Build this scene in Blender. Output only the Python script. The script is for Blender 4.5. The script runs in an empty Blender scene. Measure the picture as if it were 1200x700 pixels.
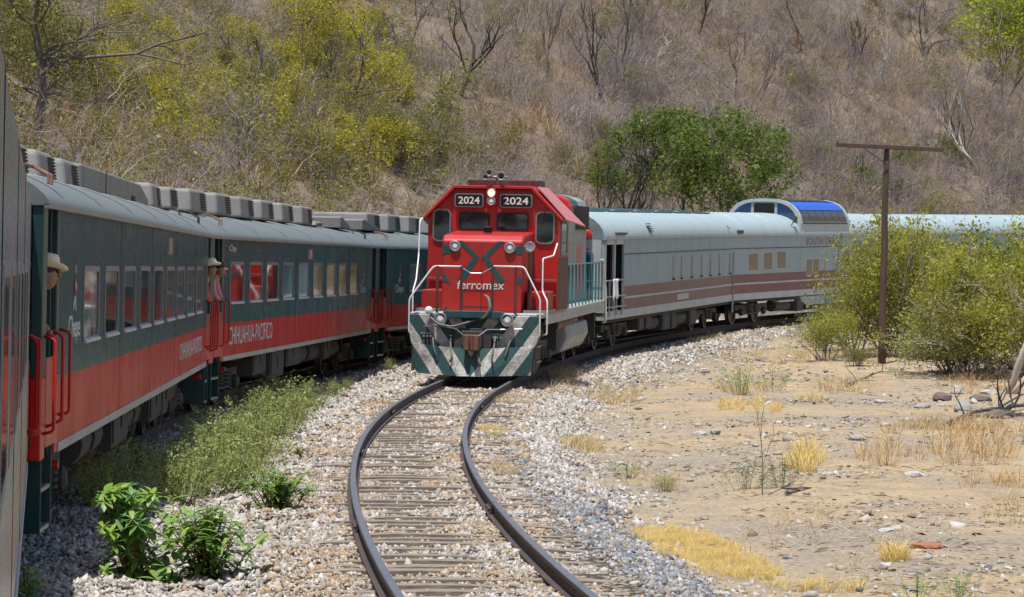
import bpy, math, random
import numpy as np
from mathutils import Vector, Matrix, Euler

PI = math.pi
scene = bpy.context.scene

# ------------------------------------------------------------------ camera
F_PX, HORIZON, CAM_H = 3545.7, 314.34, 2.509
PITCH = math.atan((350 - HORIZON) / F_PX)
cam_data = bpy.data.cameras.new('camera')
cam_data.sensor_width = 36.0
cam_data.lens = F_PX / 1200 * 36.0
cam_data.clip_start = 0.05
cam_data.clip_end = 3000
cam = bpy.data.objects.new('camera', cam_data)
scene.collection.objects.link(cam)
cam.location = (0, 0, CAM_H)
cam.rotation_euler = (PI / 2 - PITCH, 0, 0)
scene.camera = cam

# ------------------------------------------------------------------ sky, sun, exposure
SUN_DIR = Vector((-0.07, -0.25, 1.0)).normalized()      # towards the sun: high, from the left and slightly behind
elev = math.asin(SUN_DIR.z)
world = bpy.data.worlds.new('World')
scene.world = world
world.use_nodes = True
wn = world.node_tree
sky = wn.nodes.new('ShaderNodeTexSky')
sky.sky_type = 'NISHITA'
sky.sun_disc = False
sky.sun_elevation = elev
sky.sun_rotation = math.atan2(SUN_DIR.x, SUN_DIR.y)
sky.air_density = 1.0
sky.dust_density = 1.0
bg = wn.nodes['Background']
bg.inputs['Strength'].default_value = 0.13
wn.links.new(sky.outputs['Color'], bg.inputs['Color'])
sun_data = bpy.data.lights.new('sun', 'SUN')
sun_data.energy = 4.5
sun_data.angle = math.radians(0.53)
sun_data.color = (1.0, 0.97, 0.92)
sun = bpy.data.objects.new('sun', sun_data)
scene.collection.objects.link(sun)
sun.location = (0, 0, 60)
sun.rotation_euler = SUN_DIR.to_track_quat('Z', 'Y').to_euler()
scene.view_settings.view_transform = 'Standard'
scene.view_settings.look = 'None'
scene.view_settings.exposure = 0.36
scene.view_settings.gamma = 1.0
scene.view_settings.use_curve_mapping = False
scene.cycles.max_bounces = 4
scene.cycles.diffuse_bounces = 2
scene.cycles.glossy_bounces = 3
scene.cycles.transmission_bounces = 3
scene.cycles.transparent_max_bounces = 4
scene.cycles.caustics_reflective = False
scene.cycles.caustics_refractive = False
scene.cycles.use_denoising = True
scene.cycles.use_adaptive_sampling = True
scene.cycles.adaptive_threshold = .02

rng = np.random.default_rng(7)
random.seed(7)
COL = scene.collection

# ------------------------------------------------------------------ track layout (metres, X right, Y away, Z up)
CX, CD, R_IN, GAP, A0, TILT = 232.3246, 48.6289, 233.8158, 4.9382, -0.0991, 0.0192
R_OUT = R_IN + GAP
PC = [-1.2338, 2.3525, 5.5605, 0.7224, 0.4474, 0.0368]


def in_x(y):
    y = np.asarray(y, float)
    yc = np.clip(y, 2, 150)
    u = (yc - 60) / 50
    v = sum(PC[k] * u ** k for k in range(6))
    d = sum(k * PC[k] * u ** (k - 1) for k in range(1, 6)) / 50
    return v + d * (y - yc)


def in_slope(y):
    return (in_x(np.asarray(y) + .01) - in_x(np.asarray(y) - .01)) / .02


def out_x(y):
    y = np.asarray(y, float)
    return CX - np.sqrt(np.maximum(R_OUT ** 2 - (y - CD) ** 2, 1.0))


def grade(y):
    return .0145 * 4 * np.log1p(np.exp(np.clip((np.asarray(y, float) - 72) / 4, -60, 60))) * np.where(np.asarray(y) > 400, 0, 1)


def walk(y, d):
    n = 200
    for i in range(n):
        y += d / n / math.hypot(1, float(in_slope(y)))
    return y


def frame(mid, t, tilt=TILT):
    t = Vector(t).normalized()
    n = Vector((t.y, -t.x, 0)).normalized()
    up = n.cross(t)
    up2 = up * math.cos(tilt) + n * math.sin(tilt)
    n2 = n * math.cos(tilt) - up * math.sin(tilt)
    l = -n2
    return Matrix(((t.x, l.x, up2.x, mid[0]), (t.y, l.y, up2.y, mid[1]), (t.z, l.z, up2.z, mid[2]), (0, 0, 0, 1)))


def frame_out(k, L=25.9, tc=18.1):
    am = A0 + (k + .5) * L / R_OUT
    da = tc / 2 / R_OUT
    A = Vector((CX - R_OUT * math.cos(am - da), CD + R_OUT * math.sin(am - da), 0))
    B = Vector((CX - R_OUT * math.cos(am + da), CD + R_OUT * math.sin(am + da), 0))
    return frame((A + B) / 2, B - A)


def frame_in(y, L, tc):
    ya, yb = walk(y, (L - tc) / 2), walk(y, (L + tc) / 2)
    A = Vector((float(in_x(ya)), ya, float(grade(ya))))
    B = Vector((float(in_x(yb)), yb, float(grade(yb))))
    return frame((A + B) / 2, B - A)


def wob(x, y, seed, sc, octs=4):
    """cheap smooth noise made of rotated sines, about -1..1"""
    r = np.random.default_rng(seed)
    o = 0
    amp, tot = 1.0, 0
    for k in range(octs):
        a = r.uniform(0, 2 * PI, 3)
        for q in range(3):
            o = o + amp * np.sin((np.cos(a[q]) * x + np.sin(a[q]) * y) / sc * 2 * PI * r.uniform(.8, 1.25) + r.uniform(0, 6.28))
        tot += amp * 1.6
        amp *= .55
        sc /= 2.1
    return o / tot


def lateral(x, y):
    s = in_slope(y)
    di = (x - in_x(y)) / np.sqrt(1 + s * s)
    r = np.hypot(x - CX, y - CD) - R_OUT          # >0 outside the outer track (hill side)
    return di, r


def ground_z(x, y):
    x = np.asarray(x, float)
    y = np.asarray(y, float)
    di, r = lateral(x, y)
    do = -r
    dm = np.minimum(np.abs(di), np.abs(r))
    between = (di < 0) & (do > 0) & (y < 110)
    z_right = -.225 - np.clip((di - 1.55) * .33, 0, .43) * (di > 0)
    z_btw = -.225 - np.clip((dm - 1.5) * .16, 0, .3)
    z_left = -.225 - np.clip((r - 1.55) * .3, 0, .35) * (r > 0)
    z = np.where(di > 0, z_right, np.where(r > 0, z_left, z_btw))
    far = np.clip((dm - 2.2) / 2, 0, 1)
    z = z + far * (.05 * wob(x, y, 11, 7, 4) + .02 * wob(x, y, 12, 1.1, 2))
    # gentle mounds at the right edge of the clearing
    z = z + .55 * np.exp(-(((x - 17.5) / 3.5) ** 2 + ((y - 84) / 9) ** 2)) + .35 * np.exp(-(((x - 15.5) / 4) ** 2 + ((y - 104) / 7) ** 2))
    # hillside outside the curve
    t = r - 5.2 + 1.2 * wob(x, y, 5, 16, 3) * np.clip((r - 4) / 4, 0, 1)
    rise = np.log1p(np.exp(np.clip(t / 1.1, -40, 40))) * 1.1
    rise = np.where(t > 30, t, rise)
    hill = 130 * np.tanh(rise * .62 / 130)
    hill = hill + np.clip(rise / 8, 0, 1) * (1.1 * wob(x, y, 21, 24, 4) + np.clip(rise / 60, 0, 1) * 9 * wob(x, y, 22, 130, 3))
    z = z + np.maximum(hill, 0)
    return z + np.where(y < 320, grade(np.minimum(y, 170)), 0) * 1.0


def gz(x, y):
    return float(ground_z(np.array([x]), np.array([y]))[0])


# ------------------------------------------------------------------ materials
MATS = {}


def lin(c):
    return tuple((v / 12.92 if v <= .04045 else ((v + .055) / 1.055) ** 2.4) for v in c)


def rgb(r, g, b):
    return lin((r / 255, g / 255, b / 255)) + (1,)


class NT:
    def __init__(s, name):
        m = bpy.data.materials.new(name)
        m.use_nodes = True
        s.m = m
        s.t = m.node_tree
        s.b = s.t.nodes['Principled BSDF']
        MATS[name] = m

    def n(s, kind, **kw):
        o = s.t.nodes.new('ShaderNode' + kind)
        for k, v in kw.items():
            if k in o.inputs.keys():
                o.inputs[k].default_value = v
            else:
                setattr(o, k, v)
        return o

    def l(s, a, b):
        s.t.links.new(a, b)

    def coord(s, scale=(1, 1, 1), kind='Object'):
        tc = s.n('TexCoord')
        mp = s.n('Mapping')
        mp.inputs['Scale'].default_value = scale
        s.l(tc.outputs[kind], mp.inputs['Vector'])
        return mp.outputs['Vector']

    def noise(s, scale, vec=None, detail=5, rough=.6):
        o = s.n('TexNoise')
        o.inputs['Scale'].default_value = scale
        o.inputs['Detail'].default_value = detail
        o.inputs['Roughness'].default_value = rough
        if vec is not None:
            s.l(vec, o.inputs['Vector'])
        return o.outputs['Fac']

    def ramp(s, fac, stops):
        o = s.n('ValToRGB')
        e = o.color_ramp.elements
        while len(e) < len(stops):
            e.new(.5)
        for q, (p, c) in zip(e, stops):
            q.position = p
            q.color = c if len(c) == 4 else tuple(c) + (1,)
        s.l(fac, o.inputs['Fac'])
        return o.outputs['Color']

    def mix(s, fac, a, b, mode='MIX'):
        o = s.n('Mix', data_type='RGBA', blend_type=mode)
        for sock, v in ((o.inputs[0], fac), (o.inputs[6], a), (o.inputs[7], b)):
            if isinstance(v, bpy.types.NodeSocket):
                s.l(v, sock)
            else:
                sock.default_value = v
        return o.outputs[2]

    def math(s, op, a, b=0.0):
        o = s.n('Math', operation=op)
        for sock, v in ((o.inputs[0], a), (o.inputs[1], b)):
            if isinstance(v, bpy.types.NodeSocket):
                s.l(v, sock)
            else:
                sock.default_value = v
        return o.outputs[0]

    def bump(s, h, strength=.3, dist=.01):
        o = s.n('Bump')
        o.inputs['Strength'].default_value = strength
        o.inputs['Distance'].default_value = dist
        s.l(h, o.inputs['Height'])
        s.l(o.outputs['Normal'], s.b.inputs['Normal'])


def paint(name, c, rough=.4, metal=0.0, dirt=(.20, .17, .13, 1), amount=.35, streak=True, wave=0.0, coat=0.0, scale=1.0, spec=.5):
    """weathered paint: dusty blotches, vertical run-off streaks, slightly uneven gloss"""
    k = NT(name)
    v = k.coord()
    vs = k.coord((3.2, 3.2, .22))
    blot = k.noise(1.3 * scale, v, 6, .62)
    st = k.noise(2.6 * scale, vs, 4, .6)
    fine = k.noise(34 * scale, v, 3, .6)
    a = k.math('MULTIPLY', blot, st) if streak else blot
    lo = .16 if streak else .42
    f = k.ramp(a, [(lo, (0, 0, 0, 1)), (lo + .28, (1, 1, 1, 1))])
    f = k.math('MULTIPLY', f, amount)
    c2 = k.mix(k.ramp(fine, [(.3, (.0, .0, .0, 1)), (.75, (1, 1, 1, 1))]), tuple(x * .82 for x in c[:3]) + (1,), tuple(min(1, x * 1.12) for x in c[:3]) + (1,))
    col = k.mix(f, c2, dirt)
    k.l(col, k.b.inputs['Base Color'])
    k.b.inputs['Metallic'].default_value = metal
    rr = k.n('MapRange')
    k.l(blot, rr.inputs['Value'])
    rr.inputs['To Min'].default_value = max(.05, rough - .12)
    rr.inputs['To Max'].default_value = min(1, rough + .2)
    k.l(rr.outputs['Result'], k.b.inputs['Roughness'])
    k.b.inputs['Specular IOR Level'].default_value = spec
    if coat:
        k.b.inputs['Coat Weight'].default_value = coat
        k.b.inputs['Coat Roughness'].default_value = .08
    if wave:
        w = k.noise(2.0, k.coord((4.5, 4.5, .10)), 1, .4)
        k.bump(w, wave, .02)
    else:
        k.bump(fine, .08, .004)
    return k.m


def plain(name, c, rough=.6, metal=0.0, emit=0, emit_c=None, spec=.5):
    k = NT(name)
    k.b.inputs['Base Color'].default_value = c
    k.b.inputs['Roughness'].default_value = rough
    k.b.inputs['Metallic'].default_value = metal
    k.b.inputs['Specular IOR Level'].default_value = spec
    if emit:
        k.b.inputs['Emission Color'].default_value = emit_c or c
        k.b.inputs['Emission Strength'].default_value = emit
    return k.m


def leafmat(name, cols, rough=.55, trans=.35, per_instance=False):
    k = NT(name)
    if per_instance:
        oi = k.n('ObjectInfo')
        fac = oi.outputs['Random']
        att = k.n('Attribute', attribute_name='tint')
        fac = k.math('FRACT', k.math('ADD', k.math('MULTIPLY', fac, .55), k.math('MULTIPLY', att.outputs['Fac'], .45)))
    else:
        att = k.n('Attribute', attribute_name='tint')
        fac = att.outputs['Fac']
    n = len(cols)
    col = k.ramp(fac, [(i / (n - 1), c) for i, c in enumerate(cols)])
    k.l(col, k.b.inputs['Base Color'])
    k.b.inputs['Roughness'].default_value = rough
    k.b.inputs['Specular IOR Level'].default_value = .3
    if trans:
        tr = k.n('BsdfTranslucent')
        k.l(col, tr.inputs['Color'])
        ms = k.n('MixShader')
        ms.inputs[0].default_value = trans
        k.l(k.b.outputs[0], ms.inputs[1])
        k.l(tr.outputs[0], ms.inputs[2])
        k.l(ms.outputs[0], k.t.nodes['Material Output'].inputs['Surface'])
    return k.m


G = lambda r, g, b: (r, g, b, 1)
RED = G(.42, .012, .008)
GREEN = G(.006, .050, .048)
GREYBLUE = G(.215, .335, .385)
M_red = paint('coach_red_paint', G(.54, .009, .006), .28, dirt=G(.26, .03, .02), amount=.42, wave=.2, coat=0, spec=.04)
M_green = paint('coach_green_paint', G(.004, .082, .088), .24, dirt=G(.04, .080, .084), amount=.4, wave=.2, coat=0, spec=.025)
M_post_green = paint('dark_green_paint', G(.004, .045, .045), .4, amount=.15)
M_stripe = paint('pale_sill_paint', G(.42, .42, .38), .5, amount=.4)
M_roof = paint('coach_roof_paint', G(.125, .15, .145), .5, dirt=G(.15, .145, .13), amount=.3, streak=False)
M_ac = paint('air_conditioner_grey', G(.20, .20, .185), .6, dirt=G(.10, .09, .08), amount=.4, streak=False)
M_gate = paint('bright_red_paint', G(.52, .012, .008), .32, amount=.10)
M_frame_metal = paint('window_frame_metal', G(.30, .31, .31), .35, .6, amount=.3, streak=False)
M_coach_frame = paint('coach_window_frame', G(.17, .185, .185), .38, .4, amount=.3, streak=False)
M_white_sill = paint('pale_window_sill', G(.55, .56, .55), .4, .3, amount=.25, streak=False)
M_black = paint('underframe_black', G(.018, .017, .016), .75, dirt=G(.09, .075, .06), amount=.45, streak=False)
M_under = paint('underframe_grime', G(.045, .042, .038), .75, dirt=G(.13, .11, .085), amount=.5, streak=False)
M_steel = paint('wheel_steel', G(.14, .12, .11), .5, .6, dirt=G(.10, .07, .05), amount=.5, streak=False)
M_interior = plain('dark_interior', G(.012, .012, .013), .9)
M_glass = NT('window_glass')
M_glass.b.inputs['Base Color'].default_value = G(.020, .022, .022)
M_glass.b.inputs['Roughness'].default_value = .04
M_glass.b.inputs['Specular IOR Level'].default_value = .9
M_glass.b.inputs['Coat Weight'].default_value = .6
M_glass.b.inputs['Coat Roughness'].default_value = .03
_w = M_glass.noise(1.1, M_glass.coord(), 2)
M_glass.bump(_w, .10, .02)
M_glass = M_glass.m
M_white = paint('white_letter_paint', G(.62, .62, .60), .5, amount=.25)
M_handrail_white = paint('white_handrail_paint', G(.74, .74, .72), .4, amount=.12)
M_loco_red = paint('locomotive_red_paint', G(.45, .010, .008), .38, dirt=G(.17, .05, .04), amount=.65, coat=.05)
M_loco_dark = paint('locomotive_dark_red', G(.075, .012, .014), .5, amount=.3)
M_loco_green = paint('locomotive_green_paint', G(.006, .065, .068), .42, dirt=G(.10, .10, .09), amount=.25)
M_loco_grey = paint('locomotive_side_grey', G(.40, .40, .38), .5, dirt=G(.25, .19, .15), amount=.4)
M_loco_pale = paint('locomotive_pale_hood', G(.28, .33, .31), .5, dirt=G(.24, .22, .19), amount=.5)
M_loco_pink = paint('sunlit_shade_and_door_pink', G(.48, .16, .16), .5, dirt=G(.35, .2, .18), amount=.3, streak=False)  # pink of the sunlit sunshades put into the colour; also the reddish hood doors
M_teal = paint('teal_handrail_paint', G(.02, .15, .17), .45, amount=.2)
M_tank = paint('fuel_tank_silver', G(.34, .36, .37), .42, .3, dirt=G(.12, .10, .09), amount=.5)
M_rusty = paint('rusty_brown_paint', G(.17, .075, .05), .65, dirt=G(.22, .15, .1), amount=.4, streak=False)
M_grey_side = paint('streamliner_blue_grey', GREYBLUE, .36, dirt=G(.25, .29, .30), amount=.4, wave=.05)
M_grey_roof = paint('streamliner_pale_roof', G(.35, .435, .445), .42, dirt=G(.26, .30, .30), amount=.4, streak=False)
M_brown_band = paint('brown_stripe_paint', G(.17, .085, .08), .45, dirt=G(.22, .17, .15), amount=.4)
M_brown_new = paint('maroon_stripe_paint', G(.15, .05, .055), .45, dirt=G(.2, .12, .11), amount=.3)
M_pale_trim = paint('pale_trim_paint', G(.42, .48, .49), .45, amount=.3)
M_seam = plain('dark_seam', G(.06, .08, .085), .7)
M_blue = plain('blue_dome_film', G(.012, .085, .46), .4)
M_domeglass = plain('dome_glass', G(.022, .022, .026), .12, spec=.3)
M_domeblue = plain('blue_tinted_glass', G(.015, .05, .13), .08, spec=.8)
M_curtain_olive = plain('olive_curtained_glass', G(.16, .15, .065), .15, spec=.35)
M_curtain_brown = plain('brown_curtained_glass', G(.075, .058, .040), .12, spec=.35)
M_lens = plain('lamp_glass', G(.55, .55, .52), .12, .2)
M_lamp_on = plain('lit_headlight', G(1, .75, .4), .3, emit=2.2, emit_c=G(1, .62, .25))
M_board = plain('number_board_black', G(.008, .009, .012), .35)
M_hose = paint('rubber_hose', G(.13, .12, .115), .6, amount=.3, streak=False)
M_purple = plain('purple_curtain', G(.09, .06, .20), .8)
M_ceramic = plain('insulator_glass', G(.20, .19, .18), .25)
M_skin = plain('skin', G(.33, .17, .11), .55)
M_hair = plain('dark_hair', G(.02, .015, .012), .6)
M_hat = plain('straw_hat', G(.72, .64, .46), .8)
M_orange = plain('orange_shirt', G(.48, .12, .05), .85)
M_pink = plain('pink_shirt', G(.60, .25, .26), .85)
M_darkshirt = plain('dark_shirt', G(.03, .03, .045), .85)
M_trousers = plain('dark_trousers', G(.03, .035, .05), .85)
M_cloth = plain('white_cloth', G(.75, .75, .78), .85)


def stripes():
    k = NT('pilot_chevron_paint')
    tc = k.n('TexCoord')
    sp = k.n('SeparateXYZ')
    k.l(tc.outputs['Object'], sp.inputs[0])
    ay = k.math('ABSOLUTE', sp.outputs['Y'])
    ph = k.math('ADD', k.math('MULTIPLY', k.math('SUBTRACT', ay, k.math('MULTIPLY', sp.outputs['Z'], .71)), 1 / .60), 5.12)
    fr = k.math('FRACT', ph)
    sel = k.math('GREATER_THAN', fr, .47)
    v = k.coord()
    n1 = k.noise(5, v, 6, .7)
    n2 = k.noise(22, v, 4, .7)
    pale = k.mix(k.ramp(n1, [(.42, (0, 0, 0)), (.72, (1, 1, 1))]), G(.56, .55, .50), G(.20, .165, .135))
    green = k.mix(k.ramp(n1, [(.48, (0, 0, 0)), (.8, (1, 1, 1))]), G(.005, .062, .062), G(.05, .06, .055))
    col = k.mix(sel, pale, green)
    sc = k.ramp(n2, [(.46, (0, 0, 0)), (.66, (1, 1, 1))])
    col = k.mix(k.math('MULTIPLY', sc, .5), col, G(.10, .08, .07))
    k.l(col, k.b.inputs['Base Color'])
    k.b.inputs['Roughness'].default_value = .65
    k.bump(n2, .15, .005)
    return k.m


M_chevron = stripes()


def woodmat(name, a, b, axis=(1, 1, 1)):
    k = NT(name)
    v = k.coord(axis)
    n = k.noise(9, v, 6, .7)
    n2 = k.noise(60, k.coord((axis[0], axis[1], axis[2])), 3)
    col = k.mix(k.ramp(n, [(.3, (0, 0, 0)), (.7, (1, 1, 1))]), a, b)
    k.l(col, k.b.inputs['Base Color'])
    k.b.inputs['Roughness'].default_value = .9
    k.bump(n, .6, .01)
    return k.m


M_sleeper = woodmat('weathered_sleeper_wood', G(.10, .08, .062), G(.30, .245, .19), (.5, 3, 3))
M_pole = woodmat('creosoted_pole_wood', G(.055, .032, .026), G(.12, .075, .06), (3, 3, .25))
M_rail_side = paint('rusty_rail', G(.055, .040, .036), .7, dirt=G(.11, .07, .05), amount=.5, streak=False)
M_rail_top = paint('rail_head_steel', G(.36, .38, .42), .3, .85, dirt=G(.10, .08, .07), amount=.4, streak=False)


def stonemat(name, cols):
    k = NT(name)
    oi = k.n('ObjectInfo')
    n = len(cols)
    col = k.ramp(oi.outputs['Random'], [(i / (n - 1), c) for i, c in enumerate(cols)])
    nz = k.noise(30, k.coord(), 3)
    col = k.mix(k.ramp(nz, [(.35, (0, 0, 0)), (.7, (1, 1, 1))]), col, k.mix(.5, col, G(.8, .75, .68), 'MULTIPLY'))
    k.l(col, k.b.inputs['Base Color'])
    k.b.inputs['Roughness'].default_value = .88
    k.b.inputs['Specular IOR Level'].default_value = .25
    return k.m


M_stone = stonemat('pale_ballast_stone', [G(.35, .325, .295), G(.50, .475, .44), G(.19, .175, .16), G(.41, .36, .31), G(.55, .53, .50), G(.27, .225, .18), G(.46, .425, .385), G(.12, .115, .11)])
M_stone_dark = stonemat('blue_grey_ballast_stone', [G(.10, .11, .12), G(.20, .21, .22), G(.30, .30, .30), G(.14, .15, .165), G(.42, .41, .40), G(.09, .09, .10)])
M_stone_tan = stonemat('tan_ballast_stone', [G(.33, .225, .13), G(.42, .32, .21), G(.22, .15, .09), G(.46, .38, .28), G(.28, .21, .14)])


def groundmat():
    k = NT('ground_soil')
    att = k.n('Attribute', attribute_name='zone')
    sp = k.n('SeparateColor')
    k.l(att.outputs['Color'], sp.inputs[0])
    v = k.coord()
    n_big = k.noise(.16, v, 6, .65)
    n_mid = k.noise(1.2, v, 7, .7)
    n_fine = k.noise(14, v, 6, .75)
    n_peb = k.n('TexVoronoi', feature='F1')
    n_peb.inputs['Scale'].default_value = 13
    k.l(v, n_peb.inputs['Vector'])
    # dirt
    dirt = k.ramp(n_mid, [(.28, G(.17, .135, .10)), (.43, G(.31, .24, .155)), (.56, G(.45, .33, .185)), (.75, G(.46, .375, .25))])
    dirt2 = k.ramp(n_fine, [(.34, G(.11, .09, .07)), (.47, G(.33, .255, .16)), (.6, G(.42, .335, .22)), (.72, G(.52, .44, .32))])
    dirt = k.mix(.5, dirt, dirt2)
    greyish = k.ramp(n_big, [(.45, (0, 0, 0)), (.62, (1, 1, 1))])
    dirt = k.mix(k.math('MULTIPLY', greyish, .75), dirt, k.ramp(n_fine, [(.34, G(.10, .088, .08)), (.5, G(.25, .22, .185)), (.68, G(.44, .40, .35))]))
    # pebbly ballast base
    peb = k.ramp(n_peb.outputs['Color'], [(.1, G(.15, .125, .10)), (.5, G(.34, .285, .225)), (.9, G(.52, .46, .39))])
    gap = k.ramp(n_peb.outputs['Distance'], [(.25, (1, 1, 1)), (.62, (.18, .16, .14))])
    peb = k.mix(1.0, peb, gap, 'MULTIPLY')
    # dry hillside litter and straw
    hl = k.ramp(n_mid, [(.25, G(.085, .065, .053)), (.42, G(.15, .115, .09)), (.55, G(.22, .165, .115)), (.75, G(.29, .225, .155))])
    hl2 = k.ramp(n_fine, [(.3, G(.07, .055, .045)), (.5, G(.18, .145, .11)), (.72, G(.34, .29, .23))])
    hl = k.mix(.5, hl, hl2)
    rust = k.ramp(n_big, [(.48, (0, 0, 0)), (.62, (1, 1, 1))])
    hl = k.mix(k.math('MULTIPLY', rust, .45), hl, G(.34, .215, .12))
    col = k.mix(sp.outputs['Red'], dirt, peb)
    col = k.mix(sp.outputs['Green'], col, hl)
    k.l(col, k.b.inputs['Base Color'])
    k.b.inputs['Roughness'].default_value = .95
    k.b.inputs['Specular IOR Level'].default_value = .15
    h = k.math('ADD', k.math('MULTIPLY', n_fine, .7), k.math('MULTIPLY', n_peb.outputs['Distance'], -.5))
    k.bump(h, .9, .05)
    return k.m


M_ground = groundmat()
M_bark = woodmat('dry_bark', G(.09, .075, .066), G(.21, .18, .155), (1, 1, .3))
M_bark_dark = woodmat('dark_bark', G(.035, .03, .026), G(.10, .085, .07), (1, 1, .3))
M_bark_pale = woodmat('pale_bark', G(.34, .31, .27), G(.50, .46, .41), (1, 1, .3))
M_log = woodmat('splintered_log_wood', G(.40, .20, .10), G(.64, .56, .46), (.8, .8, .4))
M_twig = leafmat('bare_twig', [G(.17, .14, .132), G(.33, .285, .268), G(.23, .185, .175), G(.44, .395, .37), G(.27, .205, .185), G(.36, .305, .265)], .9, 0, True)
M_twig_dark = leafmat('dark_twig', [G(.10, .08, .075), G(.20, .165, .155), G(.14, .11, .105), G(.27, .23, .215), G(.17, .125, .11)], .9, 0, True)
M_twig_warm = leafmat('warm_twig', [G(.22, .15, .10), G(.37, .27, .19), G(.28, .19, .13), G(.44, .36, .27), G(.33, .22, .14)], .9, 0, True)
M_straw = leafmat('dry_straw', [G(.45, .33, .16), G(.58, .46, .25), G(.36, .25, .13), G(.52, .38, .17)], .8, .25, True)
M_gold = leafmat('golden_dry_grass', [G(.66, .48, .15), G(.80, .63, .24), G(.58, .40, .12), G(.74, .60, .30)], .8, .3, False)
M_rustgrass = leafmat('rust_dry_grass', [G(.44, .27, .12), G(.56, .40, .19), G(.38, .21, .09), G(.58, .46, .26)], .8, .2, True)
M_leaf_yellow = leafmat('yellow_green_leaf', [G(.17, .17, .022), G(.38, .34, .03), G(.54, .46, .035), G(.22, .21, .035), G(.40, .33, .05)], .5, .4)
M_leaf_olive = leafmat('olive_leaf', [G(.11, .115, .028), G(.20, .195, .045), G(.28, .26, .055), G(.15, .14, .05), G(.25, .22, .085)], .5, .4)
M_leaf_green = leafmat('mid_green_leaf', [G(.06, .095, .018), G(.125, .18, .03), G(.195, .255, .042), G(.095, .14, .028), G(.27, .30, .06)], .5, .45)
M_leaf_lime = leafmat('lime_leaf', [G(.24, .31, .025), G(.38, .43, .045), G(.30, .36, .04), G(.46, .46, .08)], .5, .45)
M_leaf_greyolive = leafmat('grey_olive_leaf', [G(.16, .20, .06), G(.26, .30, .09), G(.20, .23, .08), G(.34, .34, .12), G(.28, .25, .11)], .6, .35)
M_leaf_bright = leafmat('bright_plant_leaf', [G(.12, .25, .035), G(.21, .37, .055), G(.31, .45, .075), G(.17, .33, .13), G(.40, .48, .11)], .38, .42)
M_leaf_weed = leafmat('feathery_weed_leaf', [G(.22, .30, .08), G(.33, .42, .11), G(.42, .48, .15), G(.27, .34, .10), G(.45, .46, .2)], .6, .45)
M_leaf_roadside = leafmat('roadside_bush_leaf', [G(.17, .20, .03), G(.30, .31, .04), G(.42, .39, .05), G(.22, .26, .045), G(.37, .34, .06)], .5, .42)
M_leaf_blue = leafmat('grey_green_leaf', [G(.19, .22, .13), G(.28, .31, .19), G(.23, .25, .15)], .6, .3)
M_stem = plain('plant_stem', G(.16, .10, .05), .8)


# ------------------------------------------------------------------ mesh helpers
def link(name, me, parent=None, mats=(), smooth=False):
    o = bpy.data.objects.new(name, me)
    COL.objects.link(o)
    for m in mats:
        me.materials.append(m)
    if parent is not None:
        o.parent = parent
    if smooth:
        me.polygons.foreach_set('use_smooth', [True] * len(me.polygons))
    return o


def tag(o, label=None, cat=None, group=None, kind=None):
    if label:
        o['label'] = label
    if cat:
        o['category'] = cat
    if group:
        o['group'] = group
    if kind:
        o['kind'] = kind
    return o


def empty(name, M, label=None, cat=None, group=None, kind=None):
    o = bpy.data.objects.new(name, None)
    COL.objects.link(o)
    o.empty_display_size = .2
    o.matrix_world = M if isinstance(M, Matrix) else Matrix.Translation(M)
    return tag(o, label, cat, group, kind)


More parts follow.
